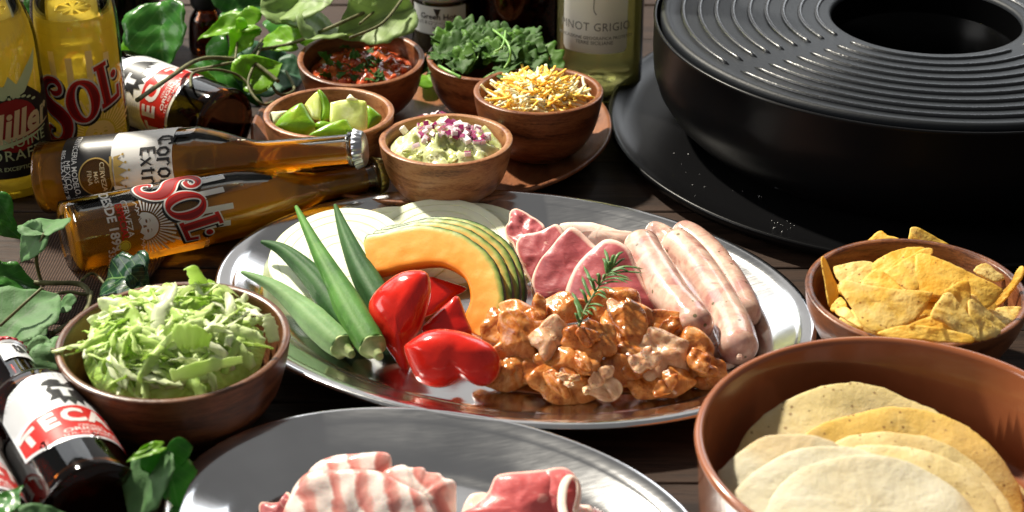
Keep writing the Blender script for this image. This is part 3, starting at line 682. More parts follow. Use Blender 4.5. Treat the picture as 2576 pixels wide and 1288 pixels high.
# brown bottles with silver and red labels
def eagle(k, x, y):
    pts = [(-1.0, .72), (-.78, 1.0), (-.45, 1.15), (-.12, 1.1), (-.02, .9), (-.2, .8), (.1, .72), (.34, 1.02), (.8, 1.08), (1.25, .86), (1.65, .4), (1.95, -.1), (2.2, -.5), (1.62, -.12), (1.8, -.55), (1.3, -.22), (1.4, -.66), (1.0, -.36), (1.02, -.8), (.66, -.46), (.56, -1.1), (.28, -.72), (.06, -1.2), (-.14, -.74), (-.42, -1.1), (-.5, -.55), (-.98, -.72), (-.74, -.26), (-.9, .2), (-.72, .52), (-.68, .66)]
    tl = [(-.62, .5), (.42, .5), (.42, .2), (.1, .2), (.1, -.45), (-.28, -.45), (-.28, .2), (-.62, .2)]
    return aff(poly2(pts, tl), (k, 0, 0, k), (x, y))
def tecate(t, pr, M, phi, z0=.05, neck=True):
    Rr = .0316
    lab = [(-.047, z0+.004), (-.03, z0-.004), (0, z0-.007), (.03, z0-.004), (.047, z0+.004), (.047, z0+.052), (.035, z0+.066), (.018, z0+.073), (0, z0+.0755), (-.018, z0+.073), (-.035, z0+.066), (-.047, z0+.052)]
    red = [(-.045, z0+.006), (-.03, z0-.001), (0, z0-.004), (.03, z0-.001), (.045, z0+.006), (.045, z0+.0225), (.03, z0+.0285), (0, z0+.0325), (-.03, z0+.0285), (-.045, z0+.0225)]
    hair = J(*[stroke2([(-.046, z0+.03+.0024*i), (-.02, z0+.034+.0024*i)], .00028, 1) for i in range(12)], *[stroke2([(.019*math.sin(a)*2.2, z0+.05+.019*math.cos(a)), (.0245*math.sin(a)*1.8, z0+.05+.0245*math.cos(a))], .0003, 1) for a in [R(-75+5*i) for i in range(31)]])
    TE = J(*[text2(ch, .0205, x, z0+.0192+dy, .045, sx=1.0, rot=-x*3) for ch, x, dy in zip('TECATE', (-.037, -.0225, -.0073, .0083, .0232, .037), (-.0045, -.0012, .0, .0, -.0012, -.0045))])
    ls = [('label', M_silver, poly2(lab), None), ('hairline_print', M_grey, hair, 0), ('band_print', M_red, J(poly2(red)), 0), ('eagle_print', M_black, eagle(.0135, -.002, z0+.0495), 0),
          ('lettering', M_white, J(TE, text2('CERVEZA', .0032, 0, z0+.0072, .01, sx=1.2), text2('ORIGINAL', .0052, 0, z0+.0032, .02, sx=1.5), text2('12 FL. OZ. LAGER BEER', .0033, 0, z0-.0012, .015, sx=1.15)), 2)]
    if neck:
        ls += [('neck_label', M_silver, rect(-.026, .166, .026, .19), None), ('neck_band', M_red, rect(-.026, .1905, .026, .198), None), ('lettering', M_white, text2('ORIGINAL', .0065, 0, .1943, .02), 6), ('eagle_print', M_black, eagle(.0062, 0, .178), 5)]
    prints(t, pr, M, ls, phi)
M5, L5 = lay(243, 1290, 4, 893, .0316)
k5 = L5/.226
P5 = bscale(P_TEC, 1, k5)
tt, pr5 = bottle('beer_bottle', 'brown beer bottle with silver and red eagle label, lying beside the lettuce bowl', P5, M5, M_brownglass, M_darkbeer, .055, M_capred, group='brown beer bottles')
tecate(tt, pr5, M5, R(46), .044*k5)
dd = (M5.to_3x3() @ Vector((1, 0, 0))); dd.z = 0; dd.normalize()
M6 = Matrix.Translation(-dd*.0655+(M5.to_3x3() @ Vector((0, 0, -.03)))) @ M5
t6, pr6 = bottle('beer_bottle', 'brown beer bottle cut off by the photo corner, alongside the eagle label bottle', P5, M6, M_brownglass, M_darkbeer, .055, M_capred, group='brown beer bottles')
tecate(t6, pr6, M6, R(35), .054*k5)
M7, L7 = lay(572, 316, 180, 168, .0316, R(4))
t7, pr7 = bottle('beer_bottle', 'brown beer bottle with silver and red label lying at the back under the vine', P_TEC, M7, M_brownglass, M_darkbeer, .055, M_capred, group='brown beer bottles')
tecate(t7, pr7, M7, R(14), .043)

# wine bottle
b8 = at(1503, 222); r8 = 112/F_*(b8-CAM).dot(FW)*.98
M8 = stand(b8, R(-6)); zl = [zfor(b8, r8, y) for y in (136, 70, 97, 109, -60)]
P8 = [(0, .012), (.4*r8, .011), (.7*r8, .004), (.86*r8, 0), (.96*r8, .003), (r8, .009), (r8, .1), (r8, .19), (r8*.93, .208), (r8*.62, .232), (r8*.4, .25), (r8*.36, .29), (r8*.4, .291), (r8*.4, .3), (r8*.36, .301), (r8*.36, .305)]
wt, pr8 = bottle('wine_bottle', 'white wine bottle with plain white label standing behind the cheese bowl', P8, M8, M_palegreen, M_wine, .2, None, group='', th=.003)
hw = r8*.78
lab8 = [(-hw, zl[0]+.004), (-hw+.003, zl[0]), (hw-.003, zl[0]), (hw, zl[0]+.004), (hw, zl[4]), (-hw, zl[4])]
prints(wt, pr8, M8, [('label', M_white, poly2(lab8), None), ('lettering', M_grey, text2('PINOT GRIGIO', .0107, 0, zl[1], .0, sp=1.1, sx=.88), 0),
   ('lettering', M_grey, J(text2('INDICAZIONE GEOGRAFICA PROTETTA', .0041, 0, zl[2], .008), text2('TERRE SICILIANE', .0046, 0, zl[3], .008)), 0),
   ('stalk_print', M_grey, stroke2([(.002, zl[1]+.012), (-.0005, zl[1]+.017), (0, zl[1]+.03), (.0005, zl[1]+.045)], .0008, 5), 0), ('berry_print', M_gold, poly2(disc2(0, zl[1]+.033, .004, 16, .0055)), 0)], R(-3))
part(wt, 'back_label', wrap(rect(-hw*.7, zl[0]+.028, hw*.7, zl[4]), pr8, M8, .0003, phi=math.pi), paint('yellow back label', (.55, .42, .03)))
# sauce jar with silver lid
b9 = at(1117, 128); r9 = 78/F_*(b9-CAM).dot(FW)
M9 = stand(b9, R(0)); y9 = [zfor(b9, r9, y) for y in (88, 8, 44, 60, 72)]
P9 = [(0, .002), (.8*r9, .002), (.93*r9, 0), (r9, .005), (r9, .03), (r9, y9[1]-.004), (r9*.94, y9[1]+.002), (r9*.9, y9[1]+.004), (r9*.9, y9[1]+.012)]
M_sauce = food('dark green sauce', [(.3, (.02, .014, .004)), (.7, (.05, .035, .008))], 80, .2, 0)
jt, pr9 = bottle('sauce_jar', 'glass sauce jar with silver lid and grey label behind the bowls', P9, M9, M_palegreen, M_sauce, None, None, group='', th=.0022, top=y9[1]-.004, cat='jar')
part(jt, 'lid', xf(lathe([(0, y9[1]+.02), (r9*.95, y9[1]+.02), (r9*1.02, y9[1]+.018), (r9*1.03, y9[1]+.004), (r9*1.06, y9[1]+.002), (r9*1.05, y9[1]), (r9*.97, y9[1]+.002), (r9*.96, y9[1]+.017), (0, y9[1]+.018)], 64), M9), M_capsilver)
hw = r9*.95
prints(jt, pr9, M9, [('label', paint('grey paper', (.45, .46, .45)), rect(-hw, y9[0], hw, y9[1]-.004), None), ('lettering', M_black, J(text2('Green Hot', .0078, 0, y9[2], .02), text2('ハバネロソース (中辛)', .0048, 0, y9[3], .008), text2('NET 150g', .004, .003, y9[4], .008), poly2([(-.004, y9[1]-.006), (.003, y9[1]-.006), (-.0005, y9[1]-.015)])), 0)], R(-8))
# dark jar of red sauce between the jar and the wine
b10 = at(1300, 112); M10 = stand(b10, 0); r10 = .042
P10 = [(0, .002), (.8*r10, .002), (.93*r10, 0), (r10, .006), (r10, .04), (r10, .09), (r10*.9, .1), (r10*.88, .115)]
M_redsauce = food('dark red sauce', [(.45, (.02, .004, .002)), (.6, (.09, .018, .006)), (.7, (.02, .005, .002))], 160, .25, 0)
dj, prd = bottle('sauce_jar', 'dark glass jar of red flaked sauce between the grey label jar and wine', P10, M10, M_brownglass, M_redsauce, None, None, group='', th=.002, top=.098, cat='jar')
part(dj, 'lid', xf(lathe([(0, .122), (r10*.95, .122), (r10, .12), (r10, .106), (r10*.97, .105), (r10*.93, .118), (0, .118)], 64), M10), M_black)
# dark green bottle and small stoppered flask at the back left
b11 = at(318, 108); M11 = stand(b11, 0)
P11 = [(0, .004), (.018, .003), (.03, 0), (.035, .004), (.036, .01), (.036, .06), (.036, .15), (.03, .17), (.016, .19), (.0135, .2), (.0135, .24)]
g11, _ = bottle('wine_bottle', 'dark green bottle standing behind the bottle with red sun logo', P11, M11, M_greenglass, M_greenglass, None, M_black, group='')
b12 = at(528, 128); M12 = stand(b12, 0)
P12 = [(0, .002), (.012, .002), (.0165, 0), (.019, .004), (.0185, .02), (.0165, .034), (.012, .042), (.011, .046)]
f12, _ = bottle('sauce_flask', 'small dark sauce flask with black stopper among the ivy', P12, M12, M_brownglass, M_darkbeer, None, None, group='', cat='bottle')
part(f12, 'stopper', xf(lathe([(0, .066), (.012, .066), (.0145, .063), (.0148, .05), (.0135, .046), (.011, .0445), (0, .0445)], 40), M12), M_black)
b13 = at(945, 70); M13 = stand(b13, 0)
P13 = [(0, .002), (.012, .002), (.016, 0), (.018, .004), (.018, .02), (.018, .05), (.014, .06), (.0095, .066), (.009, .08)]
s13, pr13 = bottle('spice_bottle', 'small clear bottle with white cap behind the pale ivy leaves', P13, M13, M_palegreen, M_wine, None, None, group='', cat='bottle')
part(s13, 'cap', xf(lathe([(0, .096), (.0095, .096), (.0108, .0945), (.0112, .078), (.0095, .0775), (0, .0775)], 40), M13), paint('white cap', (.75, .75, .75)))
for o in (wt, jt, dj, g11, f12, s13):
    if o.get('group') == '': del o['group']
# ================================================================ food on the large tray
def px_at(sx, sy, z): return at(sx, sy, z)
zb = Z(700, 560, 1.894); zc = Z(1400, 560, 1.894)
# ---- onion slices: rings inside rings
def onion_mat():
    m = MT('onion flesh', rough=.28); r = m.attr(0); n = m.noise(90, 3)
    m.base(m.ramp(m.math('ADD', r, m.math('MULTIPLY', m.math('SUBTRACT', n, .5), .5)), [(.0, (.7, .77, .52)), (.25, (.77, .83, .62)), (.8, (.79, .83, .65)), (1., (.66, .75, .4))]))
    m.set('Subsurface Weight', .35); m.set('Subsurface Radius', (.008, .008, .005)); m.set('Subsurface Scale', .6); m.bump(m.noise(260, 3), .1, .0004); return m.m
M_onion = onion_mat()
def onion(label, cx, cy, zc_, Rr, nrm, th=.0075, sq=1.):
    p = at(cx, cy, zc_); n = Vector(nrm).normalized()
    M = Matrix.Translation(p) @ n.to_track_quat('Z', 'Y').to_matrix().to_4x4() @ Matrix.Diagonal((1, sq, 1, 1))
    t = thing('onion_slice', label, 'onion slice', p, 'onion slices on the large tray')
    rs = [1, .86, .71, .56, .4, .22]
    for i, q in enumerate(rs):
        ro = Rr*q-.00003; ri = Rr*(rs[i+1] if i+1 < len(rs) else 0)+.00003; h = th-.00012*(i % 3); cv = .00012
        if ri < .002: pr = [(0, h), (ro*.8, h), (ro-cv, h-.0001), (ro, h-cv), (ro, cv), (0, 0)]
        else: pr = [(ri+.0002, .0005), (ri, h-cv), (ri+cv, h), ((ri+ro)/2, h+.00005), (ro-cv, h-.0001), (ro, h-cv*1.4), (ro, cv), (ro-cv, 0)]
        wob = lambda a, r, z, i=i: 1+.018*math.sin(2*a+cx)+.012*math.sin(3*a+cx*2)+.004*math.sin(7*a+i)
        V, F = lathe(pr, 72, M, wob, closed=ri >= .002)
        w = [(0, 0, 0), (.1, 0, 0), (.2, 0, 0), (.5, 0, 0), (.9, 0, 0), (1, 0, 0), (1, 0, 0), (.9, 0, 0)]
        pc = []
        if ri >= .002:
            for wv in w: pc += [wv]*72
        else: pc = [(0.3, 0, 0)]*len(V)
        part(t, 'ring', (V, F, pc), M_onion, smooth=False)
onion('leftmost white onion slice, under the okra pods', 853, 655, .016, .0515, (-.06, -.2, .97))
onion('second onion slice, its ringed edge showing between okra and pumpkin', 985, 640, .0105, .0495, (-.02, -.16, .97))
onion('third onion slice, behind the pumpkin slices, the whitest in the middle', 1108, 625, .013, .0515, (.02, -.2, .97))
onion('last onion slice at the right, beside the pork', 1190, 632, .008, .0515, (.06, -.17, .97))

# ---- okra
def okra_mat(name, c0, c1, c2):
    m = MT(name, rough=.6, Specular_IOR_Level=.2); f = m.noise(45, 5); s = m.attr(1)
    rid = m.math('POWER', m.math('ABSOLUTE', m.math('COSINE', m.math('MULTIPLY', s, math.pi*5))), 6.)
    m.base(m.mix(m.math('MULTIPLY', rid, .3), m.ramp(f, [(.3, c0), (.6, c1)]), c2))
    m.bump(m.noise(420, 2), .4, .0007); m.set('Subsurface Weight', .08); m.set('Subsurface Scale', .003); return m.m
M_okra = okra_mat('okra skin', (.03, .105, .014), (.07, .19, .03), (.15, .28, .07))
M_okradark = okra_mat('dark okra skin', (.014, .055, .013), (.03, .09, .022), (.07, .15, .05))
M_okrapale = okra_mat('pale okra skin', (.1, .21, .07), (.17, .3, .115), (.26, .38, .18))
M_okracap = food('okra stem end', [(.35, (.2, .3, .09)), (.65, (.42, .48, .22))], 120, .55, .1, bump=.4, bs=500)
def okra(label, pts, w, mat, rot=0, capend=True):
    P = spline([at(x, y, z) for x, y, z in pts], 10); n = len(P)
    def rad(t): return w*.74*(.13+.87*min(1, (t/.62))**.95*(1 if t < .8 else 1-.16*((t-.8)/.2)**1.5)) if t > .02 else w*.1
    t = thing('okra_pod', label, 'okra', P[n//2]*1 - Vector((0, 0, P[n//2].z-.003)), 'okra pods on the large tray')
    part(t, 'pod', tube(P, [rad(i/(n-1)) for i in range(n)], 40, sec=lambda th, u: 1+.12*abs(math.cos(2.5*th+rot))**.7*min(1, u*4)-.06+.012*mn.noise((th*3, u*14, w*900)), up=(0, -.5, 1)), mat)
    if capend:
        d = (P[-1]-P[-3]).normalized(); e = P[-1]; r = rad(1)
        cp = [e-d*.0012, e+d*.0004, e+d*.001, e+d*.003, e+d*.007, e+d*.011, e+d*.0125]
        part(t, 'stem_cap', tube(cp, [r*1.02, r*1.07, r*.96, r*.66, r*.44, r*.36, r*.3], 30, sec=lambda th, u: 1+.06*math.cos(5*th+rot)*(1-u)), M_okracap)
okra('palest okra pod, lowest at the left edge of the tray', [(608, 684, .03), (690, 722, .026), (760, 778, .0195), (820, 835, .0165), (862, 872, .0155)], .0135, M_okrapale, .3)
okra('darker bent okra pod between the pale one and the longest one', [(658, 608, .033), (715, 632, .031), (790, 700, .027), (860, 790, .02), (905, 845, .017)], .0135, M_okradark, 0)
okra('longest okra pod, pointing straight at the bottle, in front of the peppers', [(745, 520, .04), (798, 625, .038), (850, 720, .032), (900, 810, .026), (938, 872, .022)], .0142, M_okra, .9)
okra('dark okra pod farthest right, behind the red peppers', [(843, 516, .038), (868, 585, .036), (905, 670, .03), (950, 750, .024), (990, 820, .018)], .0132, M_okradark, .5, False)

# ---- pumpkin slices
def pumpkin_mat():
    m = MT('pumpkin flesh', rough=.42); r = m.attr(0); n = m.noise(120, 4); f = m.math('ADD', r, m.math('MULTIPLY', m.math('SUBTRACT', n, .5), .16))
    m.base(m.ramp(f, [(.02, (.8, .22, .012)), (.2, (.8, .3, .03)), (.6, (.78, .36, .06)), (.84, (.68, .42, .09)), (.93, (.34, .38, .09)), (1., (.08, .15, .03))]))
    m.set('Subsurface Weight', .3); m.set('Subsurface Radius', (.012, .005, .002)); m.set('Subsurface Scale', .5); m.bump(m.noise(200, 4), .3, .0007); return m.m
M_pump = pumpkin_mat(); M_rind = food('pumpkin rind', [(.35, (.006, .018, .009)), (.6, (.014, .035, .014)), (.75, (.05, .07, .03))], 90, .4, 0, bump=.5, bs=160)
outer = [(700, 292), (712, 262), (730, 252), (800, 242), (880, 222), (960, 206), (1030, 204), (1100, 210), (1180, 227), (1250, 254), (1320, 300), (1380, 350), (1430, 420), (1462, 510), (1476, 600), (1468, 670), (1446, 728), (1405, 780), (1355, 816)]
inner = [(738, 482), (728, 470), (770, 474), (840, 458), (920, 438), (1000, 424), (1080, 415), (1140, 420), (1190, 440), (1240, 472), (1270, 508), (1288, 560), (1292, 610), (1280, 655), (1264, 690), (1262, 735), (1278, 775), (1306, 800), (1340, 815)]
def pumpkin(label, dx, dy, dn, cut=0, wob=0):
    dn *= .85
    n = Vector((-.26, -.56, .79)).normalized(); p0 = at(1130, 800, .016)-n*dn
    def rs(L):
        P = spline([onpl(*zb(x+dx, y+dy), p0, n) for x, y in L], 4); return P
    O, I = rs(outer), rs(inner); m = len(O); K = 12; th = .0085
    V = []; F = []; Pc = []
    for s in (1, -1):
        for i in range(m):
            for k in range(K+1):
                a = k/K; q = I[i].lerp(O[i], a); e = .0022*(1 if a > .93 or a < .05 else 0); b = .0005*mn.noise(q*130)
                V.append(q+n*(s*(th/2-e*.5)+b)); Pc.append((a, i/m, s))
    h = m*(K+1); ix = lambda s, i, k: (0 if s > 0 else h)+i*(K+1)+k
    for i in range(m-1):
        for k in range(K):
            F.append((ix(1, i, k), ix(1, i+1, k), ix(1, i+1, k+1), ix(1, i, k+1))); F.append((ix(-1, i, k), ix(-1, i, k+1), ix(-1, i+1, k+1), ix(-1, i+1, k)))
        F.append((ix(1, i, 0), ix(-1, i, 0), ix(-1, i+1, 0), ix(1, i+1, 0)))
    for i in (0, m-1):
        for k in range(K):
            f = (ix(1, i, k), ix(1, i, k+1), ix(-1, i, k+1), ix(-1, i, k)); F.append(f if i == 0 else f[::-1])
    t = thing('pumpkin_slice', label, 'pumpkin slice', p0-Vector((0, 0, .01)), 'pumpkin slices on the large tray')
    part(t, 'flesh', (V, F, Pc), M_pump)
    RV = []; RF = []
    for i in range(m):
        d = (O[i]-I[i]).normalized()
        for c in ((.0002, -th/2+.0012), (.0007, -th/2+.002), (.001, 0), (.0007, th/2-.002), (.0002, th/2-.0012)):
            RV.append(O[i]+d*(c[0]+.0005*mn.noise(O[i]*240+Vector((c[1]*900, 0, 0))))+n*c[1])
    for i in range(m-1):
        for k in range(4): RF.append((i*5+k, (i+1)*5+k, (i+1)*5+k+1, i*5+k+1))
    part(t, 'rind', (RV, RF), M_rind)
pumpkin('front pumpkin slice with its whole orange face showing', 0, 0, 0)
pumpkin('second pumpkin slice, only its top edge showing behind the front one', 44, -22, .0115)
pumpkin('third pumpkin slice counted from the front one', 84, -40, .023)
pumpkin('rearmost pumpkin slice next to the pork', 116, -50, .0345)

# ---- red pepper pieces
def pepper_mat():
    m = MT('red pepper skin', (.5, .012, .006), .2, Coat_Weight=.35, Coat_Roughness=.12); n = m.noise(26, 3); m.base(m.mix(m.ramp(m.attr(0), [(.972, 0.), (.992, .75)]), m.ramp(n, [(.3, (.46, .008, .006)), (.65, (.66, .022, .011))]), (.72, .2, .09))); m.set('Roughness', m.ramp(m.noise(60, 4), [(.35, .14), (.7, .32)]))
    m.set('Subsurface Weight', .12); m.set('Subsurface Radius', (.008, .001, .001)); m.set('Subsurface Scale', .5); m.bump(m.math('ADD', m.noise(36, 2), m.math('MULTIPLY', m.noise(120, 4), .35)), .22, .003); return m.m
M_pep = pepper_mat(); M_pepin = food('red pepper flesh', [(.3, (.5, .03, .012)), (.7, (.66, .09, .03))], 60, .3, .2, (.006, .002, .001))
def pepper(label, ol, p, n, h, back, mat=M_pep, pw=2.4, bend=None, amp=.0012):
    t = thing('pepper_piece', label, 'red pepper', Vector(p), 'red pepper pieces on the large tray')
    part(t, 'skin', pillow([zb(x, y) for x, y in ol], p, n, h, back, N=72, K=12, amp=amp, freq=45, pw=pw, bend=bend), mat); return t
pepper('upright domed red pepper piece leaning beside the longest okra', [(726, 640), (738, 600), (765, 560), (820, 508), (900, 456), (975, 440), (1035, 446), (1058, 480), (1066, 560), (1044, 660), (1010, 760), (965, 830), (945, 900), (950, 985), (915, 1000), (870, 940), (830, 880), (772, 790), (735, 710)], at(*zb(900, 760), .022), (-.25, -.72, .62), .017, .004)
pepper('flat dark red pepper piece at the back, inside the pumpkin curve', [(1050, 480), (1110, 488), (1180, 510), (1262, 543), (1200, 585), (1130, 640), (1060, 690), (1000, 690), (1010, 560)], at(*zb(1120, 600), .019), (.25, -.55, .8), .004, .003, pw=4)
pepper('middle red pepper piece with a pointed top, behind the front one', [(1015, 775), (1040, 735), (1085, 690), (1150, 630), (1212, 582), (1240, 632), (1262, 700), (1295, 795), (1230, 850), (1080, 850)], at(*zb(1160, 760), .02), (-.15, -.7, .7), .009, .003, pw=3)
pepper('front heart shaped red pepper piece with a bright highlight', [(918, 862), (945, 838), (990, 806), (1050, 776), (1130, 765), (1230, 778), (1340, 818), (1420, 868), (1452, 925), (1452, 985), (1430, 1040), (1385, 1078), (1330, 1082), (1280, 1062), (1242, 1046), (1205, 1062), (1160, 1084), (1105, 1092), (1045, 1080), (992, 1052), (958, 990), (930, 920)], at(*zb(1180, 960), .021), (-.12, -.8, .58), .019, .003, pw=2.6,
       bend=lambda u, v: -.16*math.exp(-((u-.12)/.16)**2)*max(0, min(1, .5-v)))
# ---- pork slices
def pork_mat(name, lean, dark, fat, edge=.88):
    m = MT(name, rough=.42); r = m.attr(0); u = m.attr(1); n = m.noise(55, 4, dist=.8); s = m.noise(48, 6, .65, m.co((1, 1, 2.6)), 2.2)
    c = m.ramp(s, [(.3, dark), (.5, lean), (.62, lean), (.74, fat)])
    f = m.math('ADD', r, m.math('MULTIPLY', m.math('SUBTRACT', n, .5), .1))
    m.base(m.mix(m.ramp(f, [(edge-.06, 0.), (edge+.02, 1.)]), c, fat))
    m.set('Subsurface Weight', .25); m.set('Subsurface Radius', (.008, .003, .002)); m.set('Subsurface Scale', .6); m.bump(m.noise(140, 5, .6, m.co((1, 1, 2.2))), .35, .0014); m.set('Coat Weight', .2); m.set('Coat Roughness', .25); return m.m
M_pork = pork_mat('raw pork', (.42, .095, .105), (.32, .06, .072), (.82, .55, .45), .9)
M_porkfat = food('pork fat', [(.3, (.8, .56, .46)), (.6, (.84, .68, .58)), (.72, (.66, .32, .28))], 50, .3, .35, bump=.3)
def meat(name, label, cat, ol, zf, p, n, h, back, mat, group, pt='meat', **k):
    t = thing(name, label, cat, Vector(p), group)
    part(t, pt, pillow([zf(x, y) for x, y in ol], p, n, h, back, **k), mat); return t
GP = 'raw pork slices on the large tray'
t = meat('pork_slice', 'leftmost crumpled pork slice between the onion and the pumpkin', 'pork slice', [(150, 215), (172, 175), (180, 118), (215, 100), (262, 118), (300, 142), (340, 165), (375, 205), (372, 300), (330, 420), (280, 480), (225, 380), (195, 300), (160, 262)], zc, at(*zc(270, 300), .022), (-.2, -.5, .84), .006, .003, M_pork, GP, N=80, K=12, amp=.004, freq=75, pw=4)
meat('pork_slice', 'second pork slice from the left with a pale fat edge', 'pork slice', [(210, 300), (222, 268), (250, 245), (340, 228), (400, 196), (440, 180), (478, 225), (500, 300), (470, 420), (410, 560), (350, 560), (300, 520), (252, 430), (222, 370)], zc, at(*zc(350, 400), .024), (-.26, -.6, .76), .0055, .003, M_pork, GP, N=80, K=12, amp=.0022, freq=60, pw=7, bend=lambda u, v: -.18*(u+.2)**2)
meat('pork_slice', 'broad third pork slice in the middle of the pork row', 'pork slice', [(296, 520), (310, 455), (345, 392), (400, 330), (460, 258), (520, 205), (570, 225), (640, 290), (690, 340), (640, 480), (560, 640), (480, 650), (400, 640), (330, 620), (298, 580)], zc, at(*zc(470, 470), .025), (-.26, -.64, .74), .0055, .003, M_pork, GP, N=80, K=12, amp=.0022, freq=55, pw=7, bend=lambda u, v: .06-.2*(u+.15)**2)
meat('pork_slice', 'rightmost pork slice, running down behind the rosemary to the sausages', 'pork slice', [(480, 600), (490, 540), (520, 470), (560, 405), (640, 335), (715, 282), (790, 292), (850, 340), (890, 440), (940, 540), (1000, 640), (1020, 700), (950, 720), (850, 700), (700, 690), (580, 680), (500, 660)], zc, at(*zc(720, 530), .027), (-.2, -.62, .78), .0055, .003, M_pork, GP, N=80, K=12, amp=.0022, freq=55, pw=7, bend=lambda u, v: .1-.22*(u+.1)**2)
meat('pork_slice', 'pale folded strip of pork fat lying at the back', 'pork slice', [(450, 195), (475, 180), (600, 176), (700, 196), (790, 222), (875, 240), (860, 300), (760, 320), (650, 300), (560, 260), (480, 240)], zc, at(*zc(660, 245), .021), (0, -.5, .86), .006, .004, M_porkfat, GP, N=64, K=8, amp=.002, freq=80)
# ---- sausages
def sausage_mat():
    m = MT('raw sausage', rough=.2); v = m.co(); a = m.noise(70, 5, .6, v, .5); b = m.noise(28, 4, .6, v, 1.)
    c = m.ramp(a, [(.34, (.42, .19, .16)), (.46, (.58, .36, .28)), (.58, (.66, .46, .36)), (.72, (.74, .58, .48))]); c = m.mix(m.ramp(b, [(.48, 0.), (.64, .5)]), c, (.36, .15, .15))
    vo = m.n('ShaderNodeTexVoronoi', i_Vector=v, i_Scale=120., feature='F1'); sp = m.math('MULTIPLY', m.math('LESS_THAN', vo.outputs[0], .17), m.math('GREATER_THAN', m.n('ShaderNodeSeparateXYZ', i_0=vo.outputs[1]).outputs[0], .68))
    m.base(m.mix(m.math('MULTIPLY', sp, .75), c, (.05, .08, .02)))
    m.set('Subsurface Weight', .3); m.set('Subsurface Radius', (.006, .003, .002)); m.set('Subsurface Scale', .6); m.set('Coat Weight', .55); m.set('Coat Roughness', .14); m.bump(m.noise(85, 4), .3, .0014); return m.m
M_saus = sausage_mat()
def sausage(label, pts, r, knot=True, tip=False, seed=0):
    P = spline([at(*zc(x, y), z) for x, y, z in pts], 12); n = len(P); L = sum((P[i+1]-P[i]).length for i in range(n-1)); acc = 0; rr = []
    for i in range(n):
        if i: acc += (P[i]-P[i-1]).length
        d = min(acc, L-acc); e = .88*r; rr.append(max(.0006, r*(1-(1-min(1, d/e))**2)**.5))
    d0 = (P[0]-P[1]).normalized(); 
    t = thing('sausage', label, 'sausage', P[n//2]-Vector((0, 0, r)), 'raw sausages on the large tray')
    part(t, 'casing', tube(P, rr, 36, sec=lambda th, u: 1+.03*mn.noise((math.cos(th)*1.6+seed, math.sin(th)*1.6, u*7))+.015*mn.noise((math.cos(th)*4+seed, math.sin(th)*4, u*22))), M_saus)
    if knot:
        e = P[-1]; d = (P[-1]-P[-2]).normalized()
        part(t, 'knot', blob(e+d*.0016, (.0022, .0018, .0022), seed=seed+3, amp=.5, sub=3), M_saus)
    return t
sausage('rear sausage at the right, half hidden by the middle one', [(1085, 225, .0165), (1190, 270, .0165), (1300, 370, .0165), (1395, 500, .0165), (1462, 630, .0165), (1485, 720, .0165)], .0118, False, seed=4)
sausage('middle sausage with its twisted end over the bare steel', [(1065, 268, .022), (1180, 380, .021), (1290, 530, .02), (1385, 690, .019), (1430, 800, .018), (1452, 915, .017)], .0137, True, seed=8)
sausage('front sausage lying on the pork, nearest the rosemary', [(885, 268, .034), (975, 420, .033), (1080, 590, .031), (1170, 700, .028), (1245, 800, .025)], .0136, True, seed=1)
sausage('tip of a sausage poking out behind the front ones', [(930, 212, .02), (985, 228, .019), (1050, 262, .018), (1110, 320, .017)], .0085, False, seed=6)
p = at(*zc(1395, 965), .006)
solo('sausage_skin_scrap', 'small torn scrap of pink casing below the middle sausage', 'meat scrap', join(blob(p, (.0055, .0028, .0022), (0, 0, .6), 2, .5, 2.5, 3), blob(p+Vector((.005, .004, .001)), (.004, .002, .002), (0, 0, .9), 5, .5, 2.5, 3)), M_porkfat)

# ---- marinated chicken
def chicken_mat(name, k=0.):
    m = MT(name, rough=.2); v = m.co(); a = m.noise(75, 6, .65, v, 1.2); r = m.attr(1)
    if k: c = m.ramp(a, [(.3, (.5, .2, .08)), (.5, (.68, .42, .25)), (.68, (.74, .53, .36))])
    else: c = m.ramp(a, [(.3, (.24, .05, .008)), (.43, (.46, .14, .024)), (.56, (.58, .23, .06)), (.7, (.7, .38, .16))])
    vo = m.n('ShaderNodeTexVoronoi', i_Vector=v, i_Scale=420.); sp = m.math('MULTIPLY', m.math('LESS_THAN', vo.outputs[0], .17), m.math('GREATER_THAN', m.noise(60, 2, .5, v), .52))
    m.base(m.mix(m.math('MULTIPLY', sp, .65), c, (.09, .025, .008)))
    m.set('Subsurface Weight', .4); m.set('Subsurface Radius', (.009, .004, .0015)); m.set('Subsurface Scale', .6); m.set('Coat Weight', .4); m.set('Coat Roughness', .15); m.bump(m.math('ADD', m.noise(150, 5), m.math('MULTIPLY', m.noise(45, 3, .6, v, 1.5), 2.)), .45, .002); return m.m
M_chick = chicken_mat('marinated chicken'); M_chskin = chicken_mat('pale chicken skin', 1)
M_marin = food('orange marinade', [(.3, (.16, .035, .006)), (.7, (.34, .1, .02))], 60, .12, .1, bump=.25, bs=120, coat=.6)
GC_ = 'marinated chicken pieces on the large tray'
solo('marinade', 'pool of orange brown marinade under the chicken pieces', 'sauce', pillow([zc(x, y) for x, y in [(20, 985), (60, 900), (200, 880), (500, 860), (900, 850), (1200, 830), (1340, 860), (1390, 930), (1370, 1000), (1280, 1060), (1100, 1095), (820, 1120), (520, 1132), (250, 1118), (60, 1060)]], at(*zc(700, 1000), .0035), (0, 0, 1), .0022, .0003, N=80, K=6, amp=.0008, freq=60, pw=6), M_marin)
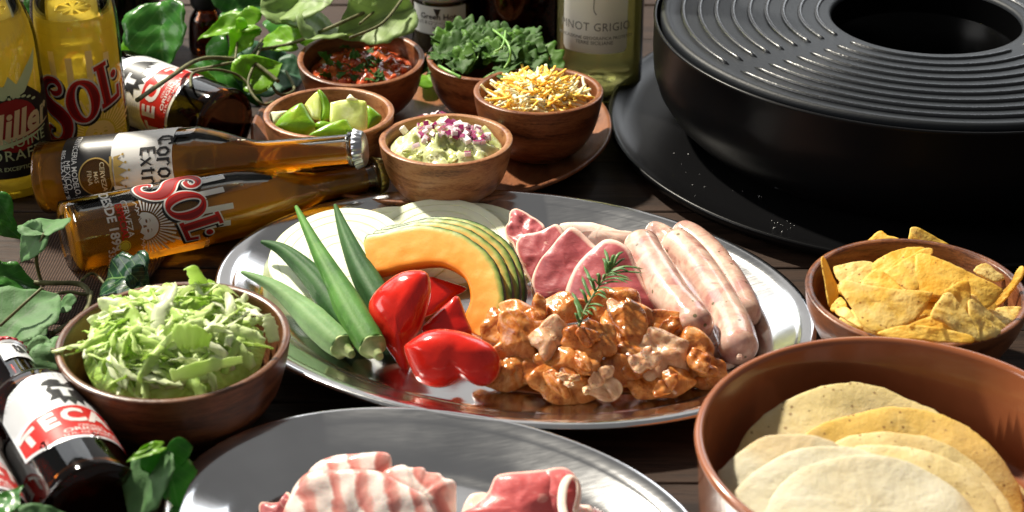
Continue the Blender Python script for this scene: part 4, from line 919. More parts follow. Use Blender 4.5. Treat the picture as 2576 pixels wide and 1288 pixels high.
chs = [('chicken chunk at the far left under the pumpkin slices', 190, 740, 120, 95, .022, .15, 0), ('long ridge of chicken across the top left of the heap', 400, 690, 165, 72, .034, .5, 0), ('large folded chicken chunk left of the rosemary', 290, 865, 165, 120, .025, -.2, 0),
       ('chicken chunk with a pale fold in front of the ridge', 405, 815, 82, 80, .035, .3, 1), ('rounded chicken piece directly under the rosemary stem', 605, 820, 118, 78, .036, -.1, 0), ('low chicken piece in the middle of the heap', 560, 935, 110, 62, .027, .1, 0),
       ('big smooth chicken piece right of the rosemary', 795, 800, 98, 150, .031, -.2, 0), ('topmost chicken piece against the pork', 760, 640, 120, 82, .036, -.35, 0), ('chicken piece under the front sausage', 1000, 775, 118, 72, .028, .2, 0),
       ('wrinkled pale skinned chicken piece near the sausages', 1000, 905, 142, 105, .025, .15, 1), ('chicken chunk at the right end of the heap', 1190, 910, 115, 105, .02, -.3, 0), ('front chicken piece with curled pale edges', 470, 1075, 140, 72, .0135, -.12, 0),
       ('dark chicken chunk at the front centre', 720, 1030, 130, 75, .0165, .2, 0), ('chicken piece at the front right of the heap', 1000, 1060, 135, 70, .0135, .25, 0), ('flat chicken piece at the rightmost front', 1245, 1010, 110, 65, .012, .2, 0),
       ('dark chicken piece behind the front red pepper', 150, 1000, 120, 85, .0145, -.1, 0), ('saucy chicken lump between the pale skin and the smooth piece', 830, 945, 90, 80, .022, .1, 0), ('small pale chicken scrap beside the front piece', 705, 1085, 72, 55, .0145, .1, 1),
       ('small chicken lump at the centre left', 330, 985, 95, 70, .019, .1, 0), ('chicken strip at the upper right of the heap', 880, 700, 90, 60, .034, -.6, 0)]
for i, (lb_, x, y, rx, ry, z, rot, k) in enumerate(chs):
    c = at(*zc(x, y), z); sc = (c-CAM).dot(FW)/F_/1.894*.85867
    t = thing('chicken_piece', lb_, 'chicken piece', Vector((c.x, c.y, .004)), GC_)
    ax = Matrix((RT, (-FW).cross(RT), -FW)).transposed().to_euler()
    rr_ = random.Random(i*7+1); nn = Vector((rr_.uniform(-.35, .25), -.62+rr_.uniform(-.2, .2), .75))
    def flap(cx, cy, a_, b_, ro, zz, hh, sd):
        ol = []
        for q in range(16):
            an = q/16*6.283; e = 1+.42*mn.noise((math.cos(an)*1.1+sd, math.sin(an)*1.1, sd*.7))+.16*mn.noise((math.cos(an)*3+sd, math.sin(an)*3, sd))
            ol.append(zc(cx+(a_*math.cos(an)*math.cos(ro)+b_*math.sin(an)*math.sin(ro))*e, cy+(-a_*math.cos(an)*math.sin(ro)+b_*math.sin(an)*math.cos(ro))*e))
        k1, k2 = rr_.uniform(-.3, .1), rr_.uniform(-.25, .25)
        return pillow(ol, at(*zc(cx, cy), zz), nn, hh, .006, N=84, K=13, amp=.0036, freq=48, pw=2.8, jag=.0006, bend=lambda u, v: k1*u*u+k2*u*v+.16*mn.noise((u*1.7+sd, v*1.7, sd))-.1*math.exp(-((u*.8+v*.5+.1*math.sin(sd))/.07)**2))
    g = flap(x, y, rx*1.42, ry*1.36, rot, z, min(rx, ry)*sc*.5, i*3.3)
    g = ([Vector((v.x, v.y, max(v.z, .0032))) for v in g[0]], g[1], g[2])
    part(t, 'meat', g, M_chskin if k else M_chick)
    if rx > 100: part(t, 'flap', flap(x+rr_.uniform(-.5, .5)*rx, y+rr_.uniform(-.4, .3)*ry, rx*.6, ry*.62, rot+rr_.uniform(-.9, .9), z+.005, min(rx, ry)*sc*.3, i*5.1+2), M_chskin if (k or i % 5 == 2) else M_chick)
    if i == 11:
        for j, (dx, dy, s) in enumerate(((480, 1030, 42), (540, 1035, 36), (600, 1105, 40), (505, 1072, 30))):
            q = at(*zc(dx, dy), .024); part(t, 'skin_edge', blob(q, (s*sc*1.1, s*sc*.5, s*sc*.5), (.4*j, .3, j*.8), j+31, .5, 2.2, 4, .4), M_chskin)
# ---- rosemary
M_rosetop = food('rosemary needle', [(.3, (.045, .13, .03)), (.7, (.1, .21, .06))], 200, .4, .1); M_rosestem = food('rosemary stem', [(.3, (.12, .16, .06)), (.7, (.2, .22, .1))], 200, .6, 0)
rs0 = [(560, 748, .048), (600, 650, .054), (650, 560, .06), (705, 478, .063), (750, 420, .065)]
rp = spline([at(*zc(x, y), z) for x, y, z in rs0], 10)
rose = thing('rosemary_sprig', 'green rosemary sprig standing on top of the chicken heap', 'herb sprig', at(*zc(560, 748), .04))
part(rose, 'stem', tube(rp, [.0011-.0006*i/len(rp) for i in range(len(rp))], 8), M_rosestem)
tips = [(520, 560), (532, 600), (585, 412), (578, 470), (700, 318), (692, 372), (810, 335), (822, 372), (740, 395), (722, 392), (922, 432), (925, 455), (862, 500), (848, 488), (880, 425), (835, 512), (722, 602), (715, 580), (700, 640), (660, 665), (610, 690), (565, 540), (600, 470), (640, 500), (690, 480), (780, 470), (800, 505), (545, 680), (640, 690), (775, 560), (655, 460), (760, 350), (850, 455)]
starts = [.18, .1, .5, .42, .85, .8, .95, .97, .9, .86, .88, .82, .72, .78, .92, .68, .4, .48, .3, .24, .14, .3, .5, .6, .7, .75, .62, .06, .2, .55, .62, .93, .84]
for i, ((x, y), s) in enumerate(zip(tips, starts)):
    a = rp[int(s*(len(rp)-1))]; b = at(*zc(x, y), a.z+.003+.006*rnd.random()-.004*(x > 840)); mid = (a+b)/2+Vector((0, 0, .0025))+Vector((rnd.uniform(-1, 1), 0, rnd.uniform(-1, 1)))*.0012
    P = spline([a, mid, b], 6); n = len(P)
    part(rose, 'needle', tube(P, [.0012*(min(1, .35+k/(n*.3)) if k < n*.7 else max(.12, (n-1-k)/(n*.3))) for k in range(n)], 6, flat=(1, .38)), M_rosetop)

# ================================================================ front tray: bacon and beef
zd = Z(500, 1150, 1.717)
def bacon_mat():
    m = MT('raw bacon', rough=.3); v = m.attr(1); w = m.attr(2); n = m.noise(45, 4, dist=.6)
    q = m.math('ADD', m.math('MULTIPLY', v, 62.), m.math('ADD', m.math('MULTIPLY', w, 17.), m.math('ADD', m.math('MULTIPLY', n, 1.), m.math('MULTIPLY', m.noise(14, 2), 2.2))))
    fr = m.math('FRACT', q)
    m.base(m.ramp(fr, [(.0, (.62, .22, .19)), (.22, (.7, .34, .29)), (.36, (.82, .66, .6)), (.76, (.85, .75, .69)), (.86, (.66, .3, .26)), (.97, (.58, .2, .17))]))
    m.set('Subsurface Weight', .3); m.set('Subsurface Radius', (.008, .003, .002)); m.set('Subsurface Scale', .6); m.bump(m.noise(190, 5), .4, .001); m.set('Coat Weight', .3); m.set('Coat Roughness', .2); return m.m
M_bacon = bacon_mat(); M_beef = pork_mat('raw beef', (.56, .1, .1), (.42, .06, .065), (.8, .45, .38), .93)
GB = 'raw bacon slices on the front tray'
meat('bacon_slice', 'rear folded bacon slice with a pale rounded end', 'bacon', [(690, 420), (720, 370), (790, 335), (860, 318), (960, 314), (1050, 304), (1100, 310), (1114, 345), (1105, 392), (1060, 440), (900, 470), (740, 470)], zd, at(*zd(900, 390), .022), (-.15, -.5, .85), .008, .006, M_bacon, GB, N=72, K=9, amp=.0014, freq=60, pw=3)
meat('bacon_slice', 'right hand folded bacon slices with wavy layered edges', 'bacon', [(1060, 420), (1110, 378), (1170, 364), (1200, 378), (1270, 376), (1290, 400), (1355, 408), (1375, 430), (1430, 448), (1438, 520), (1430, 640), (1350, 720), (1150, 720), (1050, 600)], zd, at(*zd(1270, 520), .017), (.1, -.62, .78), .008, .006, M_bacon, GB, N=84, K=9, amp=.0022, freq=85, pw=3)
meat('bacon_slice', 'broad front bacon slice with bold white fat stripes', 'bacon', [(560, 640), (600, 520), (630, 460), (690, 405), (770, 392), (860, 390), (960, 388), (1050, 398), (1110, 425), (1150, 450), (1220, 485), (1280, 516), (1300, 560), (1330, 640), (1250, 800), (900, 860), (600, 800)], zd, at(*zd(930, 560), .022), (-.12, -.62, .78), .006, .006, M_bacon, GB, N=84, K=12, amp=.0024, freq=60, pw=6)
meat('bacon_slice', 'dark lean bacon end curling at the left of the bacon', 'bacon', [(445, 575), (460, 552), (510, 556), (560, 548), (590, 500), (620, 560), (600, 700), (480, 720), (450, 620)], zd, at(*zd(530, 610), .012), (-.2, -.5, .8), .005, .004, M_pork, GB, N=56, K=8, amp=.0015, freq=80)
meat('beef_slice', 'folded slice of bright red raw beef beside the bacon', 'beef', [(1450, 640), (1500, 590), (1560, 545), (1600, 500), (1632, 430), (1680, 410), (1780, 400), (1880, 392), (1930, 384), (1975, 400), (1990, 470), (1990, 640), (1900, 800), (1600, 800)], zd, at(*zd(1760, 560), .021), (-.1, -.62, .78), .012, .006, M_beef, 'raw beef on the front tray', N=84, K=10, amp=.0022, freq=55, pw=3)
bt = meat('beef_slice', 'curled over end of beef with a pink fat edge', 'beef', [(1870, 430), (1885, 392), (1940, 378), (1990, 382), (2035, 418), (2050, 470), (2045, 560), (2010, 640), (1960, 700), (1890, 640), (1868, 520)], zd, at(*zd(1960, 520), .026), (.1, -.62, .78), .0085, .006, M_beef, 'raw beef on the front tray', N=64, K=9, amp=.002, freq=60)
hp = [at(*zd(x, y), z) for x, y, z in ((1985, 640, .042), (1968, 560, .043), (1978, 470, .044), (2010, 425, .043), (2046, 450, .04), (2052, 520, .036), (2035, 600, .032))]
hp = spline(hp, 6); part(bt, 'fat_edge', tube(hp, [.002]*len(hp), 10, flat=(1.3, .6)), M_porkfat)
meat('beef_slice', 'flat scrap of beef fat lying at the left of the beef', 'beef', [(1462, 620), (1490, 540), (1530, 508), (1600, 512), (1590, 600), (1500, 690)], zd, at(*zd(1520, 590), .013), (-.1, -.4, .85), .004, .003, M_porkfat, 'raw beef on the front tray', N=48, K=7, amp=.002, freq=80)
meat('beef_slice', 'ragged pale beef edge at the right of the curled end', 'beef', [(2010, 560), (2070, 565), (2110, 572), (2130, 620), (2100, 720), (2000, 720)], zd, at(*zd(2070, 640), .012), (.1, -.4, .85), .004, .003, M_porkfat, 'raw beef on the front tray', N=48, K=7, amp=.002, freq=80)

# ================================================================ lettuce
def lettuce_mat():
    m = MT('shredded lettuce', rough=.35); r = m.rand(); n = m.noise(38, 3); f = m.math('ADD', m.math('MULTIPLY', r, .62), m.math('MULTIPLY', n, .45))
    m.base(m.ramp(f, [(.2, (.46, .66, .13)), (.4, (.6, .76, .26)), (.6, (.74, .84, .46)), (.82, (.88, .9, .72))]))
    m.bump(m.noise(220, 4), .35, .001)
    cc = m.ramp(f, [(.2, (.56, .78, .16)), (.5, (.76, .9, .4)), (.84, (.88, .93, .68))])
    return out(m, m.n('ShaderNodeMixShader', i_0=.42, i_1=m.b.outputs[0], i_2=m.n('ShaderNodeBsdfTranslucent', i_Color=cc).outputs[0]))
M_let = lettuce_mat()
def shred(seed):
    r_ = random.Random(seed); L = r_.uniform(.03, .056); w = r_.uniform(.0014, .0036)*(1.9 if seed % 6 == 0 else 1); n = 16; c = r_.uniform(-1.6, 1.6); cz = r_.uniform(.5, 2.0); fr = r_.uniform(3, 7); ph = r_.random()*6
    V = []; F = []; a = 0; p = Vector((-L*.4, 0, 0)); pit = -cz*.5
    for i in range(n+1):
        t = i/n; yaw = c*(t-.5); pitch = pit+cz*t; d = Vector((math.cos(yaw)*math.cos(pitch), math.sin(yaw)*math.cos(pitch), -math.sin(pitch)))
        if i: p = p+d*(L/n)
        side = Vector((-math.sin(yaw), math.cos(yaw), 0)); up = d.cross(side)*-1; tw = .9*math.sin(t*3+ph); side, up = side*math.cos(tw)+up*math.sin(tw), up*math.cos(tw)-side*math.sin(tw)
        ww = w*(.5+.5*math.sin(math.pi*min(1, .1+t*.9))**.6)
        for j in range(5):
            v = (j-2)/2; e = abs(v)**2; z = e*w*.28*math.sin(fr*6.28*t+ph+(2 if v > 0 else 0))+w*.25*(v*v)+ .0012*mn.noise((t*6+seed, v*2, 0)); jag = 1+.35*e*mn.noise((t*13+seed*2, v, 3))
            V.append(p+side*(v*ww*jag)+up*z)
    m = len(V)
    for k in range(m): V.append(V[k]+Vector((0, 0, -.00045)))
    for i in range(n):
        for j in range(4):
            q = (i*5+j, (i+1)*5+j, (i+1)*5+j+1, i*5+j+1); F.append(q); F.append(tuple(x+m for x in q[::-1]))
    for i in range(n): 
        F.append((i*5, i*5+m, (i+1)*5+m, (i+1)*5)); F.append((i*5+4, (i+1)*5+4, (i+1)*5+4+m, i*5+4+m))
    for j in range(4): F.append((j, j+1, j+1+m, j+m)); F.append((n*5+j, n*5+j+m, n*5+j+1+m, n*5+j+1))
    return V, F
lp = []
LG = 'lettuce shreds heaped in the large dark bowl'; LL = 'shred of pale green lettuce in the heaped dark wooden bowl'
for s in range(22):
    o = mk('lettuce_shred', *shred(s), M_let, (0, 0, 0)); tag(o, LL, 'lettuce', LG); lp.append(o)
r_ = random.Random(5)
for i in range(285):
    a = r_.random()*6.283; q = r_.random()**.6; rr = .0475*q; hz = LB.z-.001+.018*(1-q**2.2)+r_.uniform(-.007, .003)
    if i > 255: rr = .047+.004*r_.random(); hz = LB.z-.003+r_.uniform(-.004, .004)
    M = Matrix.Translation((LB.x+rr*math.cos(a), LB.y+rr*math.sin(a), hz)) @ Euler((r_.gauss(0, .38), r_.gauss(0, .24), a+1.57+r_.gauss(0, .9)*(1.8-q))).to_matrix().to_4x4()
    if i < len(lp): lp[i].matrix_world = M
    else: copyo(lp[i % 22], M)
# bed of packed shreds under them, and the tall curls
M_letbed = food('packed lettuce', [(.3, (.34, .55, .08)), (.6, (.5, .7, .18)), (.75, (.66, .8, .36))], 120, .4, .3, bump=.8, bd=.003, bs=150)
g = lathe([(0, .0145), (.028, .012), (.046, .001), (.0575, -.01), (.05, -.035), (0, -.045)], 60, Matrix.Translation(LB))
g = ([v+Vector((0, 0, .004*mn.noise(v*90))) for v in g[0]], g[1])
solo('lettuce_bed', 'packed mass of lettuce at the bottom of the dark bowl', 'lettuce', g, M_letbed, LG, kind='stuff')
def curl(label, pts, w, seed):
    P = spline([at(*p_) for p_ in pts], 8); n = len(P); 
    g = tube(P, [w*(.5+.5*math.sin(math.pi*min(1, .15+i/n)))*(1+.25*mn.noise((i*.5, seed, 0))) for i in range(n)], 14, flat=(1, .12), sec=lambda th, u: 1+.4*mn.noise((th*1.2, u*9, seed)), up=(.3, -.8, .4))
    solo('lettuce_shred', label, 'lettuce', g, M_let, LG)
curl('tallest curl of lettuce standing above the bowl rim', [(468, 775, .066), (486, 740, .074), (500, 715, .083), (490, 690, .092), (478, 672, .097), (470, 676, .098)], .0062, 3)
curl('short lettuce curl standing right of the tallest one', [(505, 775, .068), (517, 745, .074), (520, 722, .08), (534, 712, .083), (545, 717, .083)], .0042, 8)
curl('lettuce curl standing at the back left of the heap', [(300, 815, .066), (302, 785, .072), (300, 765, .078), (292, 745, .084)], .006, 12)
curl('wide pale lettuce piece lying on top of the heap', [(440, 850, .083), (470, 845, .086), (500, 850, .086), (530, 858, .084)], .0085, 17)
curl('upright lettuce strip by the right rim', [(690, 860, .062), (682, 830, .068), (676, 805, .073), (672, 790, .076)], .0045, 21)
curl('long flat lettuce ribbon across the front', [(430, 948, .07), (490, 930, .073), (550, 915, .074), (610, 905, .072)], .0045, 25)

# ================================================================ tortilla chips
def chip_mat():
    m = MT('corn chip', rough=.5); v = m.co(); a = m.noise(70, 5, .6, v); r = m.rand()
    c = m.ramp(m.math('ADD', m.math('MULTIPLY', a, .7), m.math('MULTIPLY', r, .3)), [(.3, (.86, .5, .05)), (.5, (.9, .63, .12)), (.7, (.93, .76, .28))])
    vo = m.n('ShaderNodeTexVoronoi', i_Vector=v, i_Scale=260.); sp = m.math('MULTIPLY', m.math('LESS_THAN', vo.outputs[0], .2), m.math('GREATER_THAN', m.n('ShaderNodeSeparateXYZ', i_0=vo.outputs[1]).outputs[0], .72))
    m.base(m.mix(m.math('MULTIPLY', sp, .8), c, (.14, .04, .01))); m.bump(m.math('ADD', m.noise(300, 4, .6, v), m.math('MULTIPLY', m.noise(90, 3, .5, v), 1.2)), .55, .0014)
    return out(m, m.n('ShaderNodeMixShader', i_0=.3, i_1=m.b.outputs[0], i_2=m.n('ShaderNodeBsdfTranslucent', i_Color=(1., .6, .05)).outputs[0]))
M_chip = chip_mat(); ze = Z(2250, 600, 2.576)
chips = [('small chip low at the left of the bowl', [(470, 780), (540, 700), (590, 740), (580, 790), (500, 810)], (-.3, -.4, .8), 0), ('narrow chip standing on edge against the left wall', [(402, 412), (430, 405), (470, 500), (515, 600), (532, 690), (465, 775), (442, 640)], (.55, -.75, .35), 1),
 ('chip at the back left corner of the heap, standing up', [(655, 342), (760, 260), (845, 195), (900, 228), (1000, 265), (960, 335), (820, 425), (655, 435)], (-.3, -.75, .55), 0), ('tallest chip at the back right, sloping down', [(1065, 215), (1075, 178), (1110, 165), (1160, 182), (1300, 262), (1450, 342), (1588, 385), (1595, 430), (1545, 500), (1350, 420), (1200, 340), (1062, 290)], (.2, -.7, .6), 0),
 ('chip between the two back ones', [(970, 330), (1000, 275), (1060, 275), (1190, 285), (1215, 330), (1050, 360)], (0, -.5, .85), .4), ('chip at the far right behind the standing one', [(1560, 500), (1600, 450), (1660, 452), (1750, 522), (1825, 545), (1700, 580)], (.2, -.45, .85), .3),
 ('pale chip at the upper left', [(495, 480), (525, 452), (780, 425), (830, 500), (720, 590), (550, 580)], (-.2, -.5, .82), 1), ('bubbled chip at the upper middle', [(780, 440), (900, 370), (1050, 320), (1200, 318), (1150, 410), (920, 520), (800, 520)], (-.1, -.55, .8), 1.4),
 ('chip behind the big one at the left centre', [(700, 600), (790, 500), (860, 500), (980, 600), (1010, 660), (800, 680)], (-.1, -.5, .82), 1.6), ('speckled chip left of the central one', [(895, 515), (905, 490), (1000, 430), (1180, 325), (1250, 340), (1180, 480), (1120, 650), (1010, 620)], (-.15, -.62, .75), 2),
 ('lower left chip half under the big one', [(500, 800), (590, 770), (660, 850), (720, 940), (600, 880)], (-.3, -.5, .8), .6), ('flat chip at the right rim', [(1640, 795), (1800, 805), (1875, 850), (1840, 925), (1760, 915), (1660, 860)], (.1, -.4, .88), .8),
 ('chip at the right edge touching the rim', [(1720, 780), (1850, 768), (1960, 790), (1965, 850), (1870, 905), (1840, 850)], (.2, -.5, .82), 1.), ('chip standing on edge at the right', [(1640, 790), (1750, 680), (1850, 570), (1900, 480), (1935, 468), (1940, 530), (1850, 650), (1790, 720), (1690, 800)], (-.55, -.6, .5), 1.6),
 ('large central chip standing with its point up', [(1112, 395), (1120, 365), (1160, 352), (1280, 398), (1440, 470), (1600, 540), (1768, 612), (1770, 650), (1640, 780), (1500, 740), (1300, 690), (1115, 645)], (.1, -.68, .68), 2.6),
 ('right front chip sloping to the rim', [(1520, 690), (1560, 680), (1610, 750), (1690, 830), (1812, 945), (1795, 970), (1610, 1022), (1560, 920), (1510, 830)], (.3, -.6, .72), 2.2), ('small chip leaning on the central one', [(1328, 660), (1360, 630), (1475, 568), (1518, 600), (1530, 700), (1512, 835), (1420, 750)], (.25, -.7, .65), 3.2),
 ('big flat chip facing the viewer at the left front', [(535, 590), (550, 565), (600, 560), (800, 608), (1000, 640), (1225, 650), (1240, 685), (1150, 830), (1000, 930), (850, 968), (760, 950), (690, 880), (620, 760), (560, 665)], (-.1, -.62, .76), 3.2),
 ('pointed chip with a dark speck right of the big one', [(1215, 850), (1310, 690), (1350, 660), (1390, 670), (1430, 730), (1520, 850), (1605, 1010), (1590, 1030), (1450, 980), (1330, 900)], (.12, -.68, .7), 4.0),
 ('front chip under the pointed one, lying on its side', [(1060, 918), (1200, 850), (1330, 812), (1390, 818), (1425, 880), (1448, 958), (1250, 960)], (-.1, -.7, .65), 4.4), ('lowest chip along the front rim', [(820, 965), (870, 940), (1000, 912), (1200, 915), (1400, 950), (1540, 985), (1558, 1028), (1500, 1042), (1250, 1030), (950, 1005)], (-.05, -.72, .62), 4.6)]
for i, (lb_, ol, n, lay_) in enumerate(chips):
    cx = sum(p_[0] for p_ in ol)/len(ol); cy = sum(p_[1] for p_ in ol)/len(ol)
    n = (n[0]*1.1+rnd.uniform(-.22, .22), n[1]*.66+rnd.uniform(-.15, .15), n[2]+.1)
    p = heap(*ze(cx, cy), CB, .07, CB.z-.006, .026)-FW*(.0045*lay_-.004)
    k = rnd.uniform(-.25, .25); k2 = rnd.uniform(-.1, .3); sd = i*3.1
    solo('tortilla_chip', lb_, 'tortilla chip', pillow([ze(x, y) for x, y in ol], p, n, .0009, .0009, N=64, K=8, amp=.0008, freq=150, pw=12, jag=.0005, bend=lambda u, v, k=k, k2=k2, sd=sd: .5*k*u*u+.4*k2*u*v+.03*mn.noise((u*2.0, v*2.0, sd))), M_chip, 'tortilla chips in the bowl')
r_ = random.Random(11)
for i in range(16):
    a = i*2.4; q = (i/16)**.5*.046; p = Vector((CB.x+q*math.cos(a), CB.y+q*math.sin(a), CB.z-.012+.008*(1-q/.046)))
    M = Matrix.Translation(p) @ Euler((r_.uniform(-.3, .3), r_.uniform(-.3, .3), r_.random()*6.28)).to_matrix().to_4x4()
    tri_ = [(.0+.021*math.cos(t_)*s_, .021*math.sin(t_)*s_) for t_, s_ in ((0, 1), (.35, .8), (1.05, .62), (1.75, .8), (2.09, 1), (2.45, .8), (3.14, .62), (3.84, .8), (4.19, 1), (4.54, .8), (5.24, .62), (5.93, .8))]
    V = [M @ Vector((x, y, .003*math.sin(x*90+i)+s_*.0011)) for s_ in (1, -1) for x, y in tri_]
    V += [M @ Vector((0, 0, .0025)), M @ Vector((0, 0, 0))]
    F = [(24, k_, (k_+1) % 12) for k_ in range(12)]+[(25, 12+(k_+1) % 12, 12+k_) for k_ in range(12)]+[(k_, 12+k_, 12+(k_+1) % 12, (k_+1) % 12) for k_ in range(12)]
    solo('tortilla_chip', 'buried tortilla chip under the top layer of the chips bowl', 'tortilla chip', (V, F), M_chip, 'tortilla chips in the bowl')

# ================================================================ tortillas in the pot
zf_ = Z(2000, 950, 2.342)
def tort_mat(name, stops, spot, amt, bs):
    m = MT(name, rough=.75); v = m.co(); a = m.noise(30, 5, .6, v); c = m.ramp(a, stops)
    vo = m.n('ShaderNodeTexVoronoi', i_Vector=v, i_Scale=bs); sp = m.math('MULTIPLY', m.math('LESS_THAN', vo.outputs[0], .2), m.math('GREATER_THAN', m.n('ShaderNodeSeparateXYZ', i_0=vo.outputs[1]).outputs[0], amt))
    c = m.mix(m.math('MULTIPLY', sp, .7), c, spot); b = m.noise(16, 3, .5, v); c = m.mix(m.ramp(b, [(.56, 0.), (.68, .5)]), c, (.55, .36, .14))
    e = m.attr(0); c = m.mix(m.ramp(m.math('ADD', e, m.math('MULTIPLY', m.noise(240, 2, .5, v), .12)), [(1.02, 0.), (1.09, .6 if amt < .9 else .1)]), c, (.32, .13, .04))
    m.base(c); m.bump(m.math('ADD', m.noise(260, 5, .65, v), m.math('MULTIPLY', m.noise(60, 3, .5, v), 1.5)), .5, .0013); m.set('Subsurface Weight', .15); m.set('Subsurface Radius', (.004, .003, .001)); m.set('Subsurface Scale', .5); return m.m
M_corn = tort_mat('corn tortilla', [(.3, (.6, .46, .19)), (.5, (.68, .54, .26)), (.7, (.74, .63, .38))], (.2, .09, .03), .45, 190.)
M_corny = tort_mat('yellow corn tortilla', [(.3, (.62, .38, .07)), (.55, (.7, .46, .12)), (.75, (.74, .56, .22))], (.2, .08, .02), .5, 190.)
M_flour = tort_mat('flour tortilla', [(.3, (.52, .44, .28)), (.5, (.6, .54, .38)), (.7, (.64, .59, .45))], (.5, .33, .12), .95, 60.)
PO = Vector((POT[0], POT[1], 0))
def tort(label, ol, z, n, mat, seed, cy=1150, cx=None, wav=.05, jag=.0008, th=.0012):
    cx = cx or sum(x for x, y in ol)/len(ol)
    p = at(*zf_(cx, cy), z); nn = Vector(n)
    solo('tortilla', label, 'tortilla', pillow([zf_(x, y) for x, y in ol], p, nn, th, th, N=110, K=14, amp=.0005, freq=170, pw=14, jag=jag, bend=lambda u, v: wav*mn.noise((u*2+seed, v*2, 0))-.06*u*u), mat, 'tortillas in the round pot')
nT = (0, -.3, .95)
tort('rear corn tortilla, tallest against the back wall of the pot', [(375, 890), (395, 810), (430, 740), (510, 650), (620, 560), (760, 490), (960, 440), (1180, 402), (1300, 412), (1420, 440), (1530, 490), (1640, 540), (1760, 600), (1950, 760), (2120, 900), (2250, 1010), (2380, 1150), (2380, 1300), (1900, 1420), (900, 1420), (500, 1200)], .03, (.02, -.42, .9), M_corn, 1, 1000)
tort('yellow corn tortilla in front of the rear one', [(700, 900), (850, 745), (950, 680), (1100, 630), (1230, 605), (1380, 572), (1480, 570), (1600, 576), (1760, 606), (1880, 650), (1980, 705), (2090, 800), (2180, 900), (2260, 1000), (2340, 1130), (2330, 1300), (2000, 1450), (1200, 1450), (800, 1200)], .034, (.03, -.38, .9), M_corny, 4, 1050)
tort('third corn tortilla from the back with a ragged edge', [(900, 900), (1060, 795), (1150, 755), (1280, 738), (1380, 732), (1500, 742), (1650, 762), (1760, 800), (1880, 850), (2000, 930), (2100, 1020), (2190, 1130), (2260, 1250), (2260, 1400), (1800, 1500), (1200, 1480), (950, 1200)], .0375, (.03, -.35, .92), M_corn, 7, 1120)
tort('front corn tortilla, next to the white ones', [(1000, 950), (1180, 838), (1260, 825), (1400, 822), (1560, 838), (1720, 880), (1850, 930), (1980, 1010), (2080, 1110), (2160, 1210), (2210, 1320), (2150, 1480), (1700, 1560), (1200, 1500), (1000, 1250)], .041, (.02, -.32, .93), M_corn, 11, 1180, wav=.03)
tort('rear flour tortilla at the left of the pot', [(240, 1030), (275, 975), (330, 920), (400, 862), (480, 805), (560, 770), (640, 760), (760, 756), (860, 760), (950, 775), (1060, 815), (1090, 900), (1050, 1250), (700, 1420), (350, 1250)], .044, (-.08, -.32, .93), M_flour, 15, 1080, wav=.03, jag=.0003)
tort('middle flour tortilla of the white stack', [(350, 1160), (400, 1080), (480, 1010), (580, 950), (680, 900), (800, 860), (920, 840), (1060, 834), (1180, 840), (1290, 875), (1400, 950), (1400, 1300), (1000, 1500), (560, 1450), (380, 1300)], .0475, (-.05, -.3, .94), M_flour, 19, 1150, wav=.03, jag=.0003)
tort('front flour tortilla with pale brown toasted spots', [(560, 1320), (580, 1240), (620, 1150), (700, 1060), (800, 990), (930, 940), (1080, 910), (1240, 900), (1400, 912), (1560, 945), (1680, 995), (1790, 1050), (1900, 1130), (1980, 1220), (2030, 1330), (1950, 1480), (1600, 1600), (1000, 1600), (640, 1480)], .0515, (-.02, -.28, .95), M_flour, 23, 1250, wav=.03, jag=.0003)
# ================================================================ what is in the five small bowls
za = Z(700, 0, 2.8625); zg = Z(1100, 300, 3.22); zk = Z(1300, 0, 2.8625)
def fill(name, label, cat, key, drop, h, amp, freq, mat, group=None, seed=0, kq=.97, wall=.0062):
    c, Rr, tilt, _ = SM[key]; rin = (Rr-wall)*(1-drop*4.2)*kq; V = [Vector((0, 0, h))]; F = []; seg = 84; K = 26
    for k in range(1, K+1):
        q = k/K
        for i in range(seg):
            a = 2*math.pi*i/seg; x, y = rin*q*math.cos(a), rin*q*math.sin(a)
            e = amp*(mn.fractal(Vector((x*freq+seed, y*freq, seed)), .9, 2, 3)+.5*abs(mn.noise(Vector((x*freq*.7, y*freq*.7+seed, 2)))))*(1-q**6)
            V.append(Vector((x, y, h*(1-q*q)**.8+e)))
    for k in range(1, 4):
        for i in range(seg): a = 2*math.pi*i/seg; V.append(Vector((rin*(1-.1*k)*math.cos(a), rin*(1-.1*k)*math.sin(a), -.0045*k)))
    for i in range(seg):
        j = (i+1) % seg; F.append((0, 1+i, 1+j))
        for k in range(K+2): F.append((1+k*seg+i, 1+(k+1)*seg+i, 1+(k+1)*seg+j, 1+k*seg+j))
    M = Matrix.Translation(c) @ Matrix.Rotation(tilt, 4, 'X') @ Matrix.Translation((0, 0, -drop))
    t = thing(name, label, cat, c-Vector((0, 0, drop+.01)), group); part(t, 'mass', xf((V, F), M), mat)
    def surf(x, y):
        q = min(1, math.hypot(x, y)/rin); e = amp*(mn.fractal(Vector((x*freq+seed, y*freq, seed)), .9, 2, 3)+.5*abs(mn.noise(Vector((x*freq*.7, y*freq*.7+seed, 2)))))*(1-q**6)
        return M @ Vector((x, y, h*(1-q*q)**.8+e))
    return t, surf, rin
